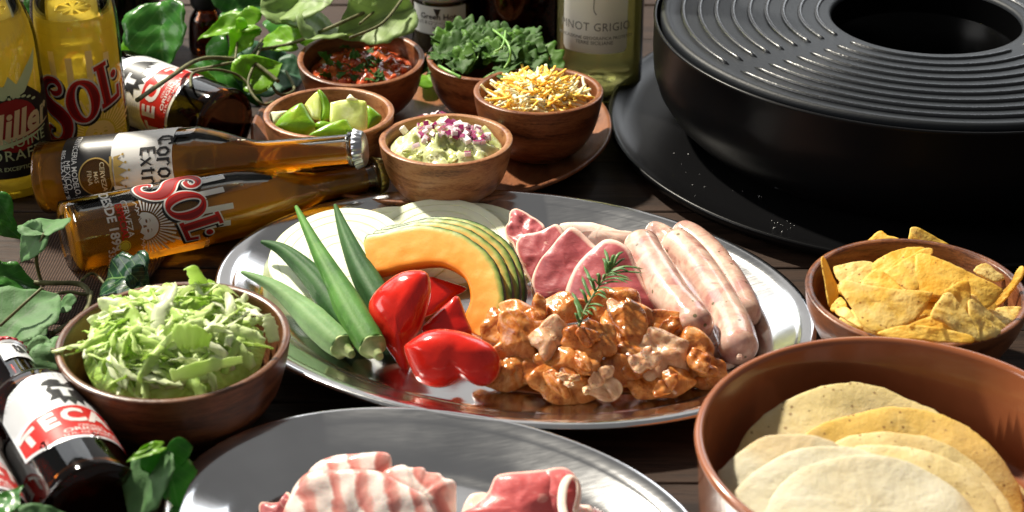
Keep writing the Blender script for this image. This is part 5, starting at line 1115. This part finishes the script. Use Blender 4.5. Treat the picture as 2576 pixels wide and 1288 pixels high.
# ---- salsa
M_salsa = food('red salsa', [(.3, (.2, .022, .006)), (.5, (.4, .06, .016)), (.7, (.52, .13, .04))], 110, .14, .2, (.006, .002, .001), .5, .0015, 220, coat=.6)
M_tom = food('tomato chunk', [(.3, (.44, .05, .014)), (.6, (.6, .12, .035)), (.75, (.7, .24, .1))], 200, .12, .25, (.006, .002, .001), .3, .001, 200, coat=.6)
sal, ssurf, srin = fill('salsa', 'chunky red tomato salsa in the small bowl at the back', 'salsa', 'salsa', .0125, .006, .005, 95, M_salsa, seed=2)
r_ = random.Random(21); chunks = []
for i in range(46):
    a = r_.random()*6.283; q = r_.random()**.5*srin*.9; p = ssurf(q*math.cos(a), q*math.sin(a)); s = r_.uniform(.002, .0046)
    part(sal, 'tomato_chunk', blob(p, (s, s*r_.uniform(.6, 1), s*.6), (r_.random(), r_.random(), r_.random()*6), i, .3, 1.5, 3), M_tom)
# ---- leaf shapes
def leafgeo(ol, rows=4, ripple=0., fold=.2, bend=.2, seed=0, curl=0., th=.0006):
    """one leaf along +x (length 1); ol = outline of one half as (x, half width); the surface is a closed thin body with veins in 'pc'"""
    n = len(ol); V = []; P = []; F = []
    def z(u, v): return fold*abs(v)-bend*u*u-curl*max(0, u-.55)**2*3+ripple*mn.noise((u*5+seed, v*5, seed))
    for s in (1, -1):
        for i, (u, w) in enumerate(ol):
            for j in range(-rows, rows+1):
                v = w*j/rows; a = abs(j)/rows; um = max(0, min(1, i/(n-1))); uu = um*(1-a**1.5)+u*a**1.5
                V.append(Vector((uu, v, z(uu, v)+(0 if s > 0 else -th)))); P.append((uu, v, w))
    c = 2*rows+1; m = n*c
    for i in range(n-1):
        for j in range(c-1):
            q = (i*c+j, (i+1)*c+j, (i+1)*c+j+1, i*c+j+1); F.append(q); F.append(tuple(x+m for x in q[::-1]))
        F.append((i*c, i*c+m, (i+1)*c+m, (i+1)*c)); F.append((i*c+c-1, (i+1)*c+c-1, (i+1)*c+c-1+m, i*c+c-1+m))
    return V, F, P
def dens(ol, k=3, jag=0., seed=0):
    o = smoothprof(ol, k); r_ = random.Random(seed)
    return [(u+r_.uniform(-jag, jag)*.5, max(.0, w*(1+r_.uniform(-jag, jag)*2.2))) for u, w in o]
IVY = [(.0, .0), (-.1, .14), (-.12, .3), (-.03, .42), (.1, .45), (.2, .36), (.33, .4), (.46, .43), (.56, .33), (.68, .2), (.84, .09), (1.0, .0)]
HEART = [(.0, .0), (-.12, .18), (-.08, .36), (.06, .47), (.24, .5), (.44, .44), (.64, .32), (.82, .16), (1., .0)]
BROAD = [(.0, .0), (.02, .2), (.1, .4), (.24, .52), (.4, .5), (.55, .54), (.7, .44), (.8, .3), (.92, .16), (1., .0)]
CILOLD = [(.0, .0), (.12, .1), (.2, .3), (.3, .5), (.38, .44), (.46, .56), (.52, .42), (.6, .36), (.68, .46), (.76, .34), (.82, .36), (.88, .2), (.95, .16), (1., .0)]
CIL = [(.0, .0), (.06, .1), (.16, .36), (.26, .5), (.36, .48), (.43, .3), (.52, .34), (.62, .44), (.72, .36), (.78, .22), (.9, .17), (1., .0)]
def leafat(g, base, tip, normal, wide=1.):
    d = Vector(tip)-Vector(base); L = d.length; x = d.normalized(); n = Vector(normal); n = (n-x*n.dot(x)).normalized(); y = n.cross(x)
    M = Matrix.Identity(4); M.col[0][:3] = x*L; M.col[1][:3] = y*L*wide; M.col[2][:3] = n*L; M.col[3][:3] = base
    return xf(g, M)
def leaf_mat(name, c0, c1, vein, rough=.4, trans=.35, weave=0.):
    m = MT(name, rough=rough); u = m.attr(0); v = m.math('ABSOLUTE', m.attr(1)); n = m.noise(45, 4)
    mid = m.math('LESS_THAN', v, .014)
    f = m.math('FRACT', m.math('SUBTRACT', m.math('MULTIPLY', u, 5.), m.math('MULTIPLY', v, 5.5))); br = m.math('MULTIPLY', m.math('LESS_THAN', m.math('ABSOLUTE', m.math('SUBTRACT', f, .5)), .055), .6)
    vn = m.math('MAXIMUM', mid, br)
    m.base(m.mix(m.math('MULTIPLY', vn, .8), m.ramp(n, [(.3, c0), (.68, c1)]), vein)); m.bump(m.math('ADD', m.math('MULTIPLY', vn, -.5), m.noise(700 if weave else 160, 3)), .3, .0012)
    bs = m.b; tr = m.n('ShaderNodeBsdfTranslucent', i_Color=m.mix(.0, m.ramp(n, [(.3, tuple(x*1.5 for x in c1)), (.7, tuple(min(1, x*2.) for x in c1))]), (0, 0, 0)))
    mx = m.n('ShaderNodeMixShader', i_0=trans, i_1=bs.outputs[0], i_2=tr.outputs[0]); out = [x for x in m.t.nodes if x.type == 'OUTPUT_MATERIAL'][0]; m.t.links.new(mx.outputs[0], out.inputs[0]); return m.m
M_lime_leaf = leaf_mat('bright ivy leaf', (.13, .3, .014), (.22, .42, .03), (.3, .48, .1), .35, .45)
M_pale_leaf = leaf_mat('pale ivy leaf', (.19, .29, .09), (.29, .39, .15), (.14, .19, .08), .5, .35)
M_mid_leaf = leaf_mat('green ivy leaf', (.02, .1, .015), (.06, .21, .03), (.1, .25, .06), .25, .3)
M_dark_leaf = leaf_mat('dark ivy leaf', (.007, .03, .014), (.016, .06, .025), (.14, .26, .08), .22, .1)
M_grey_leaf = leaf_mat('grey green fabric leaf', (.07, .17, .055), (.13, .26, .1), (.12, .2, .1), .6, .25, 1.)
M_teal_leaf = leaf_mat('teal ivy leaf', (.02, .075, .04), (.04, .12, .06), (.03, .08, .04), .5, .2)
M_vine = food('vine stem', [(.35, (.06, .06, .022)), (.6, (.13, .13, .05)), (.75, (.1, .075, .04))], 150, .6, 0, bump=.4)
M_cil = leaf_mat('coriander leaf', (.018, .068, .004), (.05, .135, .01), (.05, .13, .02), .6, .28)
M_cillight = leaf_mat('light coriander leaf', (.06, .16, .012), (.11, .25, .025), (.14, .28, .06), .5, .3)
M_cilstem = food('coriander stem', [(.3, (.12, .3, .05)), (.7, (.25, .45, .12))], 100, .35, .2)
# chopped coriander on the salsa
cp = []
for s in range(6):
    g = leafgeo(dens(CIL, 2, .05, s), 3, .12, .25, .3, s, th=.02); L = .0105
    o = mk('coriander_leaf', [v*L for v in g[0]], g[1], M_cil, (0, 0, 0), pc=g[2]); tag(o, 'chopped coriander leaf sprinkled on the red salsa', 'herb leaf', 'coriander leaves on the salsa'); cp.append(o)
spots = [(760, 560), (800, 590), (850, 600), (780, 640), (900, 620), (940, 600), (990, 590), (1040, 610), (1080, 590), (1010, 570), (1150, 540), (1190, 560), (1130, 640), (1180, 650), (1210, 660), (950, 470), (930, 530), (1050, 680), (1090, 440), (870, 560), (960, 640), (1170, 590)]
for i, (x, y) in enumerate(spots):
    c, Rr, _, _ = SM['salsa']; p = at(*za(x, y), c.z-.0085); s_ = ssurf(p.x-c.x, p.y-c.y); p = Vector((p.x, p.y, s_.z+.0025))
    M = Matrix.Translation(p) @ Euler((rnd.gauss(.3, .4), rnd.gauss(0, .4), rnd.random()*6.28)).to_matrix().to_4x4() @ Matrix.Scale(rnd.uniform(.8, 1.25), 4)
    if i < 6: cp[i].matrix_world = M
    else: copyo(cp[i % 6], M)
# ---- coriander sprigs in their bowl
c, Rr, _, _ = SM['cilantro']; r_ = random.Random(4)
def sprig(label, base, tip, seed, nl, ls, light):
    rr_ = random.Random(seed); a, b = Vector(base), Vector(tip); mid = (a+b)/2+Vector((rr_.uniform(-.006, .006), rr_.uniform(-.004, .004), .009)); P = spline([a, mid, b], 8)
    t = thing('coriander_sprig', label, 'herb sprig', Vector((a.x, a.y, a.z-.004)), 'coriander sprigs in the bowl')
    part(t, 'stem', tube(P, [.0010-.0004*i/len(P) for i in range(len(P))], 6), M_cilstem)
    for i in range(nl):
        q = P[int((.35+.65*(i+1)/nl)*(len(P)-1))]; an = rr_.random()*6.28; L = ls*rr_.uniform(.75, 1.2)
        d = Vector((math.cos(an), math.sin(an)*.8-.15, rr_.uniform(-.3, .15))).normalized()
        g = leafgeo(dens(CIL, 2, .02, seed*9+i), 4, .07, .16, rr_.uniform(0, .4), seed+i, th=.01)
        part(t, 'leaf', leafat(g, q, q+d*L, (rr_.uniform(-.5, .3), -.5+rr_.uniform(-.3, .3), .85), 1.0), M_cillight if rr_.random() < light else M_cil)
LBLC = 'sprig of fresh green coriander heaped in the bowl behind the cheese'
for i in range(22):
    a = r_.random()*6.283; q = r_.random()**.55*.040; hz = c.z-.007+.012*(1-(q/.042)**2)
    b = Vector((c.x+q*math.cos(a), c.y+q*math.sin(a), hz-.008)); a2 = a+r_.uniform(-1.6, 1.6); q2 = min(.042, q+r_.uniform(-.012, .02))
    t_ = Vector((c.x+q2*math.cos(a2), c.y+q2*math.sin(a2), c.z-.005+.014*(1-(q2/.046)**2)+r_.uniform(0, .004)))
    sprig(LBLC, b, t_, 100+i, 5, .029, .2)
def stalk(label, pts, w):
    P = spline([at(*za(x, y), z) for x, y, z in pts], 8); g = tube(P, [w]*len(P), 8); solo('coriander_stalk', label, 'herb stalk', g, M_cilstem)
hz = c.z+.014
stalk('long curved coriander stalk arching down at the right of its bowl', [(2130, 250, hz+.004), (2230, 330, hz+.006), (2275, 420, hz+.003), (2270, 500, hz-.004), (2225, 575, hz-.01)], .00105)
stalk('forked coriander stalk in the middle of the bowl', [(2235, 260, hz+.006), (2225, 340, hz+.006), (2200, 400, hz+.003), (2150, 430, hz)], .0009)
stalk('thick coriander stalk lying at the front left rim', [(1680, 555, c.z+.006), (1760, 600, c.z+.007), (1860, 650, c.z+.005)], .0014)
# ---- cheese
M_chw = food('white cheese', [(.3, (.86, .76, .42)), (.7, (.9, .84, .6))], 60, .4, .35, (.006, .004, .002), .15); M_cho = food('orange cheese', [(.3, (.9, .5, .06)), (.7, (.92, .6, .13))], 60, .4, .3, (.006, .003, .001), .15)
protos = []
for s in range(16):
    rr_ = random.Random(s+50); L = rr_.uniform(.014, .028); k = rr_.uniform(-1., 1.); kz = rr_.uniform(-.35, .25); n = 8
    P = [Vector((L*(t/n-.5), L*k*(t/n-.5)**2*1.6, L*kz*(t/n-.5)**2*2)) for t in range(n+1)]
    g = tube(P, [.0013*rr_.uniform(.85, 1.15)]*(n+1), 7, flat=(1, .68)); wh = s % 2
    o = mk('cheese_shred', g[0], g[1], M_chw if wh else M_cho, (0, 0, 0))
    tag(o, 'shred of pale white cheese in the small bowl heap' if wh else 'shred of orange cheddar coloured cheese in the small bowl heap', 'cheese shred', 'cheese shreds in the bowl'); protos.append(o)
c, Rr, tl_, _ = SM['cheese']; r_ = random.Random(8)
for i in range(285):
    a = r_.random()*6.283; q = r_.random()**.55*(Rr-.0185); hz = c.z-.0095+.0175*(1-(q/(Rr-.012))**2)+r_.uniform(-.002, .002)+ .002*mn.noise((q*80*math.cos(a), q*80*math.sin(a), 3))
    M = Matrix.Translation((c.x+q*math.cos(a)-.001, c.y+q*math.sin(a), hz)) @ Euler((r_.gauss(0, .4), r_.gauss(0, .28), r_.random()*6.283)).to_matrix().to_4x4()
    if i < 16: protos[i].matrix_world = M
    else: copyo(protos[i % 16], M)
M_chbed = food('packed cheese', [(.4, (.84, .46, .06)), (.58, (.86, .72, .4))], 140, .45, .3, bump=.6, bd=.002)
g = lathe([(0, .0055), (.012, .0048), (.022, .0012), (Rr-.0135, -.0095), (Rr-.02, -.026), (0, -.034)], 40, Matrix.Translation(c)); o = solo('cheese_bed', 'packed cheese at the bottom of the cheese bowl', 'cheese', g, M_chbed, 'cheese shreds in the bowl', kind='stuff')
def cst(label, pts, m=M_chw):
    P = spline([at(*zk(x, y), z) for x, y, z in pts], 6); solo('cheese_shred', label, 'cheese shred', tube(P, [.0013]*len(P), 7, flat=(1, .7)), m, 'cheese shreds in the bowl')
cst('long white cheese shred leaning out over the left rim', [(310, 708, c.z+.003), (370, 770, c.z-.002), (450, 820, c.z-.003)]); cst('white cheese shred standing against the right wall', [(1165, 648, c.z+.0005), (1180, 720, c.z-.003), (1235, 820, c.z-.006)])
cst('white cheese shred lying low at the left wall', [(370, 888, c.z-.004), (420, 830, c.z-.005), (470, 800, c.z-.004)])
# ---- limes
M_limerind = food('lime rind', [(.3, (.09, .23, .004)), (.55, (.19, .37, .01)), (.75, (.36, .5, .03))], 45, .28, .15, (.004, .006, .001), .5, .0006, 700, coat=.3)
M_limeflesh = food('lime flesh', [(.3, (.56, .66, .12)), (.55, (.72, .8, .28)), (.75, (.88, .9, .6))], 60, .18, .5, (.008, .008, .003), .4, .001, 150, coat=.5)
M_pith = food('lime pith', [(.3, (.74, .8, .5)), (.7, (.84, .87, .66))], 60, .4, .35)
c, Rr, _, _ = SM['lime']
def lime(label, faces, z):
    t = None
    for nm, m, ol, n, h, back, pw in faces:
        cx = sum(x for x, y in ol)/len(ol); cy = sum(y for x, y in ol)/len(ol); p = at(*za(cx, cy), z)
        if t is None: t = thing('lime_wedge', label, 'lime wedge', Vector((p.x, p.y, p.z-.015)), 'lime wedges in the bowl')
        else: p = onpl(*za(cx, cy), p0_, (0, -.88, .47))
        p0_ = p
        part(t, nm, pillow([za(x, y) for x, y in ol], p, n, h, back, N=48, K=9, amp=.0003, freq=120, pw=pw, sm=pw < 5), m)
lime('lime wedge with green rind facing out at the left front', [('rind', M_limerind, [(298, 1080), (310, 1045), (345, 995), (430, 918), (520, 865), (548, 885), (590, 960), (645, 1050), (620, 1090), (560, 1140), (430, 1145), (340, 1120)], (-.2, -.75, .6), .0085, .004, 2.2), ('flesh', M_limeflesh, [(560, 1130), (620, 1060), (650, 1055), (652, 1090), (610, 1140)], (.5, -.6, .6), .002, .002, 4)], c.z-.001)
lime('lime wedge standing at the back with flesh and rind showing', [('flesh', M_limeflesh, [(552, 880), (580, 840), (640, 780), (665, 765), (690, 800), (690, 900), (685, 1015), (620, 1000), (585, 940)], (-.35, -.7, .6), .0025, .006, 5), ('rind', M_limerind, [(665, 762), (690, 765), (735, 830), (765, 920), (760, 1000), (730, 1015), (684, 1018), (688, 900)], (.6, -.6, .5), .005, .006, 2.4)], c.z+.004)
lime('big square cut lime piece showing pale juicy flesh', [('flesh', M_limeflesh, [(768, 862), (850, 842), (940, 832), (1000, 838), (1068, 848), (1078, 960), (1075, 1095), (1060, 1115), (960, 1118), (800, 1090), (760, 1020)], (-.05, -.78, .62), .0035, .013, 8), ('pith', M_pith, [(900, 836), (925, 798), (940, 795), (970, 825), (1000, 840), (940, 842)], (0, -.6, .8), .002, .004, 3)], c.z+.004)
lime('lime wedge lying along the front rim, green side up', [('rind', M_limerind, [(585, 1142), (640, 1100), (720, 1055), (800, 1025), (895, 1002), (920, 1030), (950, 1075), (972, 1118), (900, 1150), (700, 1165)], (0, -.7, .7), .0055, .006, 2.4)], c.z+.0035)
lime('pale lime end piece at the left wall of the bowl', [('flesh', M_pith, [(268, 945), (320, 940), (400, 932), (420, 940), (360, 990), (320, 1030), (285, 1045), (275, 1000)], (.1, -.6, .8), .003, .004, 3)], c.z-.004)
lime('lime wedge behind the square piece by the right wall', [('rind', M_limerind, [(1070, 890), (1110, 905), (1160, 945), (1200, 990), (1160, 1050), (1080, 1100), (1060, 1000)], (.2, -.6, .75), .005, .006, 2.4)], c.z-.0065)
lime('lime wedge half buried between the others', [('rind', M_limerind, [(640, 1040), (700, 1020), (790, 1040), (780, 1075), (680, 1100), (640, 1080)], (0, -.6, .8), .004, .004, 2.4)], c.z-.004)
# ---- guacamole and red onion
M_guac = food('guacamole', [(.28, (.32, .37, .1)), (.45, (.52, .56, .24)), (.6, (.66, .68, .38)), (.75, (.72, .7, .46))], 60, .22, .35, (.006, .006, .002), .5, .002, 130, coat=.4)
ga, gsurf, grin = fill('guacamole', 'pale green chunky guacamole heaped in the front small bowl', 'guacamole', 'guac', .008, .0135, .0095, 75, M_guac, seed=9, kq=1.0)
M_avo = food('avocado chunk', [(.3, (.36, .46, .1)), (.7, (.62, .62, .3))], 70, .25, .3, coat=.3)
c, Rr, _, _ = SM['guac']
for i, (x, y, s) in enumerate([(560, 520, .0062), (740, 540, .006), (700, 370, .0055), (420, 510, .0048), (880, 450, .0045), (1000, 500, .005), (1160, 460, .004), (300, 470, .0045), (450, 300, .006), (600, 420, .006), (1080, 280, .0055), (820, 520, .0048)]):
    p = heap(*zg(x, y), c, Rr-.008, c.z-.008, .013)
    part(ga, 'avocado_chunk', blob(p, (s, s*.8, s*.62), (0, 0, i), i+60, .28, 1.4, 4, .15), M_avo if i % 2 else M_guac)
M_row = food('red onion white', [(.3, (.72, .56, .6)), (.7, (.84, .76, .77))], 90, .25, .35, (.006, .004, .004), .2); M_rop = food('red onion purple', [(.3, (.2, .012, .07)), (.7, (.34, .05, .16))], 90, .22, .15, (.004, .001, .002), .2); M_rol = food('red onion pink', [(.3, (.56, .25, .36)), (.7, (.74, .5, .58))], 90, .25, .3)
dp = []
for s in range(9):
    rr_ = random.Random(s+5); g = box((0, 0, 0), (rr_.uniform(.0045, .0068), rr_.uniform(.0036, .005), rr_.uniform(.0024, .0036)), None, .12)
    g = ([v+Vector((0, 0, -60*v.x*v.x+.0003*mn.noise(v*700))) for v in g[0]], g[1]); kd = s % 3
    me_i = []
    for f in g[1]:
        cz_ = sum(g[0][i].z for i in f)/len(f); nx = (g[0][f[1]]-g[0][f[0]]).cross(g[0][f[2]]-g[0][f[1]]); nx.normalize()
        me_i.append(1 if (nx.z > .6 and kd != 0) or (nx.x > .8 and kd == 1) else (2 if kd == 2 and abs(nx.y) > .7 else 0))
    o = mk('red_onion_dice', g[0], g[1], [M_row, M_rop, M_rol], (0, 0, 0), smooth=False, mi=me_i)
    tag(o, 'small dice of purple and white red onion on the guacamole', 'onion dice', 'red onion dice on the guacamole'); dp.append(o)
ods = [(380, 190), (430, 150), (440, 190), (470, 140), (500, 160), (510, 190), (540, 130), (560, 150), (590, 110), (610, 150), (640, 110), (630, 130), (600, 200), (560, 210), (530, 230), (640, 190), (690, 190), (740, 190), (780, 200), (700, 220), (660, 230), (720, 250), (690, 290), (650, 280), (740, 290), (770, 260), (800, 240), (830, 220), (860, 230), (870, 270), (850, 300), (880, 310), (820, 320), (860, 350), (900, 250), (920, 290), (960, 240), (980, 260), (930, 330), (970, 350), (950, 370), (1010, 330), (1040, 340), (1060, 320), (1000, 370), (600, 310), (560, 300), (440, 250), (470, 270), (430, 300), (490, 330), (460, 350), (380, 410), (870, 480), (270, 260), (770, 300), (610, 250), (500, 240), (420, 220), (480, 210), (760, 230), (580, 180)]
for i, (x, y) in enumerate(ods):
    q = heap(*zg(x, y), c, Rr-.008, c.z-.004, .0165)
    M = Matrix.Translation(q) @ Euler((rnd.gauss(0, .6), rnd.gauss(0, .6), rnd.random()*6.28)).to_matrix().to_4x4() @ Matrix.Scale(rnd.uniform(.85, 1.15), 4)
    if i < 9: dp[i].matrix_world = M
    else: copyo(dp[i % 9], M)

# ================================================================ ivy garlands
def garland(name, label, loc): return thing(name, label, 'ivy garland', loc)
def leaf(root, b, t, n, mat, shape=IVY, wide=1., fold=.22, bend=.2, curl=0., seed=0, jag=.012, rip=.05, label=None):
    g = leafgeo(dens(shape, 4, jag, seed), 5, rip, fold, bend, seed, curl, th=.006)
    o = part(root, 'leaf', leafat(g, at(*b), at(*t), n, wide), mat)
    if label: o['label'] = label
    return o
def stem(root, pts, w=.0014): 
    P = spline([at(*p) for p in pts], 8); part(root, 'stem', tube(P, [w*(1+.12*mn.noise((i*.7, w*900, 0))) for i in range(len(P))], 8), M_vine)
UPN = (-.2, -.5, .84)
iv = garland('ivy_garland', 'bright green ivy garland trailing behind the bowls and bottles', at(620, 200, 0))
iv_leaves = [((405, 5, .09), (400, 172, .045), (-.3, -.85, .4), M_mid_leaf, BROAD, .95), ((640, 62, .075), (486, 72, .07), (-.1, -.4, .9), M_lime_leaf, IVY, .62), ((625, 70, .075), (578, 140, .06), (.3, -.6, .7), M_lime_leaf, IVY, .8),
 ((745, 110, .06), (622, 72, .065), (0, -.5, .85), M_lime_leaf, HEART, .62), ((612, 205, .045), (712, 150, .055), (-.1, -.75, .6), M_lime_leaf, HEART, .95), ((610, 228, .02), (762, 130, .04), (0, -.6, .8), M_teal_leaf, BROAD, .85),
 ((655, 20, .09), (800, 22, .085), (-.1, -.6, .8), M_pale_leaf, BROAD, .72), ((770, 100, .08), (905, 20, .085), (-.2, -.7, .7), M_pale_leaf, BROAD, .62), ((1040, 20, .09), (850, 78, .08), (-.1, -.7, .7), M_pale_leaf, BROAD, .8), ((905, 60, .075), (1030, 5, .09), (0, -.75, .65), M_pale_leaf, BROAD, .9),
 ((350, 118, .05), (306, 205, .02), (-.2, -.6, .75), M_lime_leaf, HEART, .8), ((520, 150, .035), (655, 230, .02), (-.1, -.5, .85), M_mid_leaf, IVY, .8), ((470, 190, .04), (560, 205, .03), (0, -.5, .85), M_lime_leaf, HEART, .7), ((735, 30, .05), (700, 110, .04), (-.2, -.5, .8), M_mid_leaf, IVY, .9),
 ((60, 5, .06), (118, 55, .045), (-.2, -.6, .8), M_mid_leaf, HEART, 1.), ((745, 60, .06), (835, 115, .05), (-.2, -.5, .85), M_lime_leaf, HEART, .7), ((700, 170, .03), (770, 215, .02), (0, -.5, .85), M_teal_leaf, HEART, 1.), ((560, 30, .05), (700, -10, .06), (0, -.6, .8), M_mid_leaf, IVY, .9), ((830, 10, .1), (700, -30, .1), (0, -.6, .8), M_pale_leaf, BROAD, .9), ((1090, 215, .02), (1060, 150, .03), (0, -.5, .8), M_lime_leaf, HEART, .8)]
for i, (b, t, n, m, sh, w) in enumerate(iv_leaves): leaf(iv, b, t, n, m, sh, w, seed=i, fold=.38 if i == 0 else .2+.1*(i % 3), bend=.15+.12*(i % 4), rip=.055)
stem(iv, [(372, 162, .05), (450, 178, .052), (510, 172, .055), (570, 160, .058), (620, 150, .056), (660, 100, .06)]); stem(iv, [(345, 252, .075), (420, 200, .072), (500, 150, .066), (580, 148, .06), (640, 160, .055), (700, 205, .045)], .0019)
stem(iv, [(610, 145, .06), (660, 175, .05), (700, 235, .035), (740, 225, .03), (720, 180, .03)]); stem(iv, [(660, 110, .062), (640, 160, .055), (625, 215, .045), (660, 262, .035), (700, 250, .03)]); stem(iv, [(650, 125, .06), (730, 110, .06), (830, 70, .085), (930, 25, .09)], .0017)
stem(iv, [(480, 220, .066), (485, 185, .064), (540, 175, .06), (600, 190, .05), (640, 230, .04)], .0012); stem(iv, [(880, 95, .09), (960, 60, .092), (1010, 0, .1)], .0013); stem(iv, [(905, 60, .09), (940, 30, .09)], .001); stem(iv, [(600, 75, .07), (592, 150, .06)], .0011)
il = garland('ivy_garland', 'grey green ivy garland on the burlap left of the lettuce bowl', at(90, 800, 0))
il_l = [((108, 585, .055), (38, 655, .035), (-.3, -.6, .75), M_grey_leaf, HEART, .95), ((105, 590, .055), (150, 520, .058), (-.2, -.7, .7), M_grey_leaf, HEART, 1.), ((-20, 545, .03), (48, 590, .02), (-.2, -.5, .85), M_mid_leaf, HEART, .9), ((-10, 500, .045), (30, 560, .03), (0, -.6, .8), M_mid_leaf, HEART, .9),
 ((-10, 860, .02), (125, 705, .045), (-.3, -.6, .75), M_grey_leaf, BROAD, .98), ((-30, 690, .035), (110, 705, .03), (-.2, -.5, .85), M_mid_leaf, IVY, .7), ((125, 880, .025), (40, 915, .02), (-.2, -.5, .85), M_grey_leaf, HEART, 1.05), ((128, 872, .03), (160, 985, .012), (-.1, -.5, .85), M_grey_leaf, HEART, .9), ((140, 880, .028), (185, 810, .035), (-.5, -.5, .7), M_grey_leaf, HEART, .8),
 ((350, 700, .04), (212, 690, .03), (-.2, -.5, .85), M_dark_leaf, IVY, .85), ((330, 690, .045), (385, 735, .03), (.1, -.5, .85), M_dark_leaf, HEART, 1.0), ((180, 770, .025), (120, 765, .02), (0, -.5, .85), M_grey_leaf, HEART, .7), ((30, 800, .012), (100, 870, .01), (0, -.4, .9), M_grey_leaf, HEART, 1.)]
for i, (b, t, n, m, sh, w) in enumerate(il_l): leaf(il, b, t, n, m, sh, w, seed=40+i, fold=.25, bend=.2+.1*(i % 3), rip=.05, curl=.5 if i == 9 else 0)
stem(il, [(112, 588, .056), (92, 640, .04), (98, 690, .02), (110, 720, .012)]); stem(il, [(-10, 650, .02), (40, 705, .022), (120, 712, .024), (200, 715, .022), (225, 745, .018), (210, 790, .016), (130, 840, .02)], .002); stem(il, [(230, 735, .02), (215, 790, .026), (160, 870, .03), (128, 880, .03)], .0013); stem(il, [(10, 690, .02), (90, 745, .02), (170, 735, .022), (235, 745, .018)], .0013); stem(il, [(0, 820, .03), (60, 765, .042), (105, 725, .047)], .0011); stem(il, [(205, 705, .02), (240, 690, .016), (300, 765, .012)], .0011)
ib = garland('ivy_garland', 'folded green ivy sprig lying over the front brown bottle', at(400, 1260, 0))
ib_l = [((415, 1128, .062), (318, 1310, .035), (-.5, -.75, .4), M_grey_leaf, BROAD, .62), ((405, 1125, .066), (318, 1150, .066), (-.3, -.4, .85), M_lime_leaf, HEART, .45), ((412, 1135, .062), (462, 1300, .02), (.35, -.75, .5), M_mid_leaf, IVY, .8), ((-25, 1310, .06), (50, 1205, .07), (-.3, -.6, .75), M_mid_leaf, IVY, .9), ((55, 1310, .06), (170, 1285, .062), (-.1, -.5, .85), M_grey_leaf, HEART, .7)]
for i, (b, t, n, m, sh, w) in enumerate(ib_l): leaf(ib, b, t, n, m, sh, w, seed=70+i, fold=.12, bend=.2, rip=.06)
stem(ib, [(390, 1288, .02), (408, 1230, .035), (412, 1140, .06)], .0013)
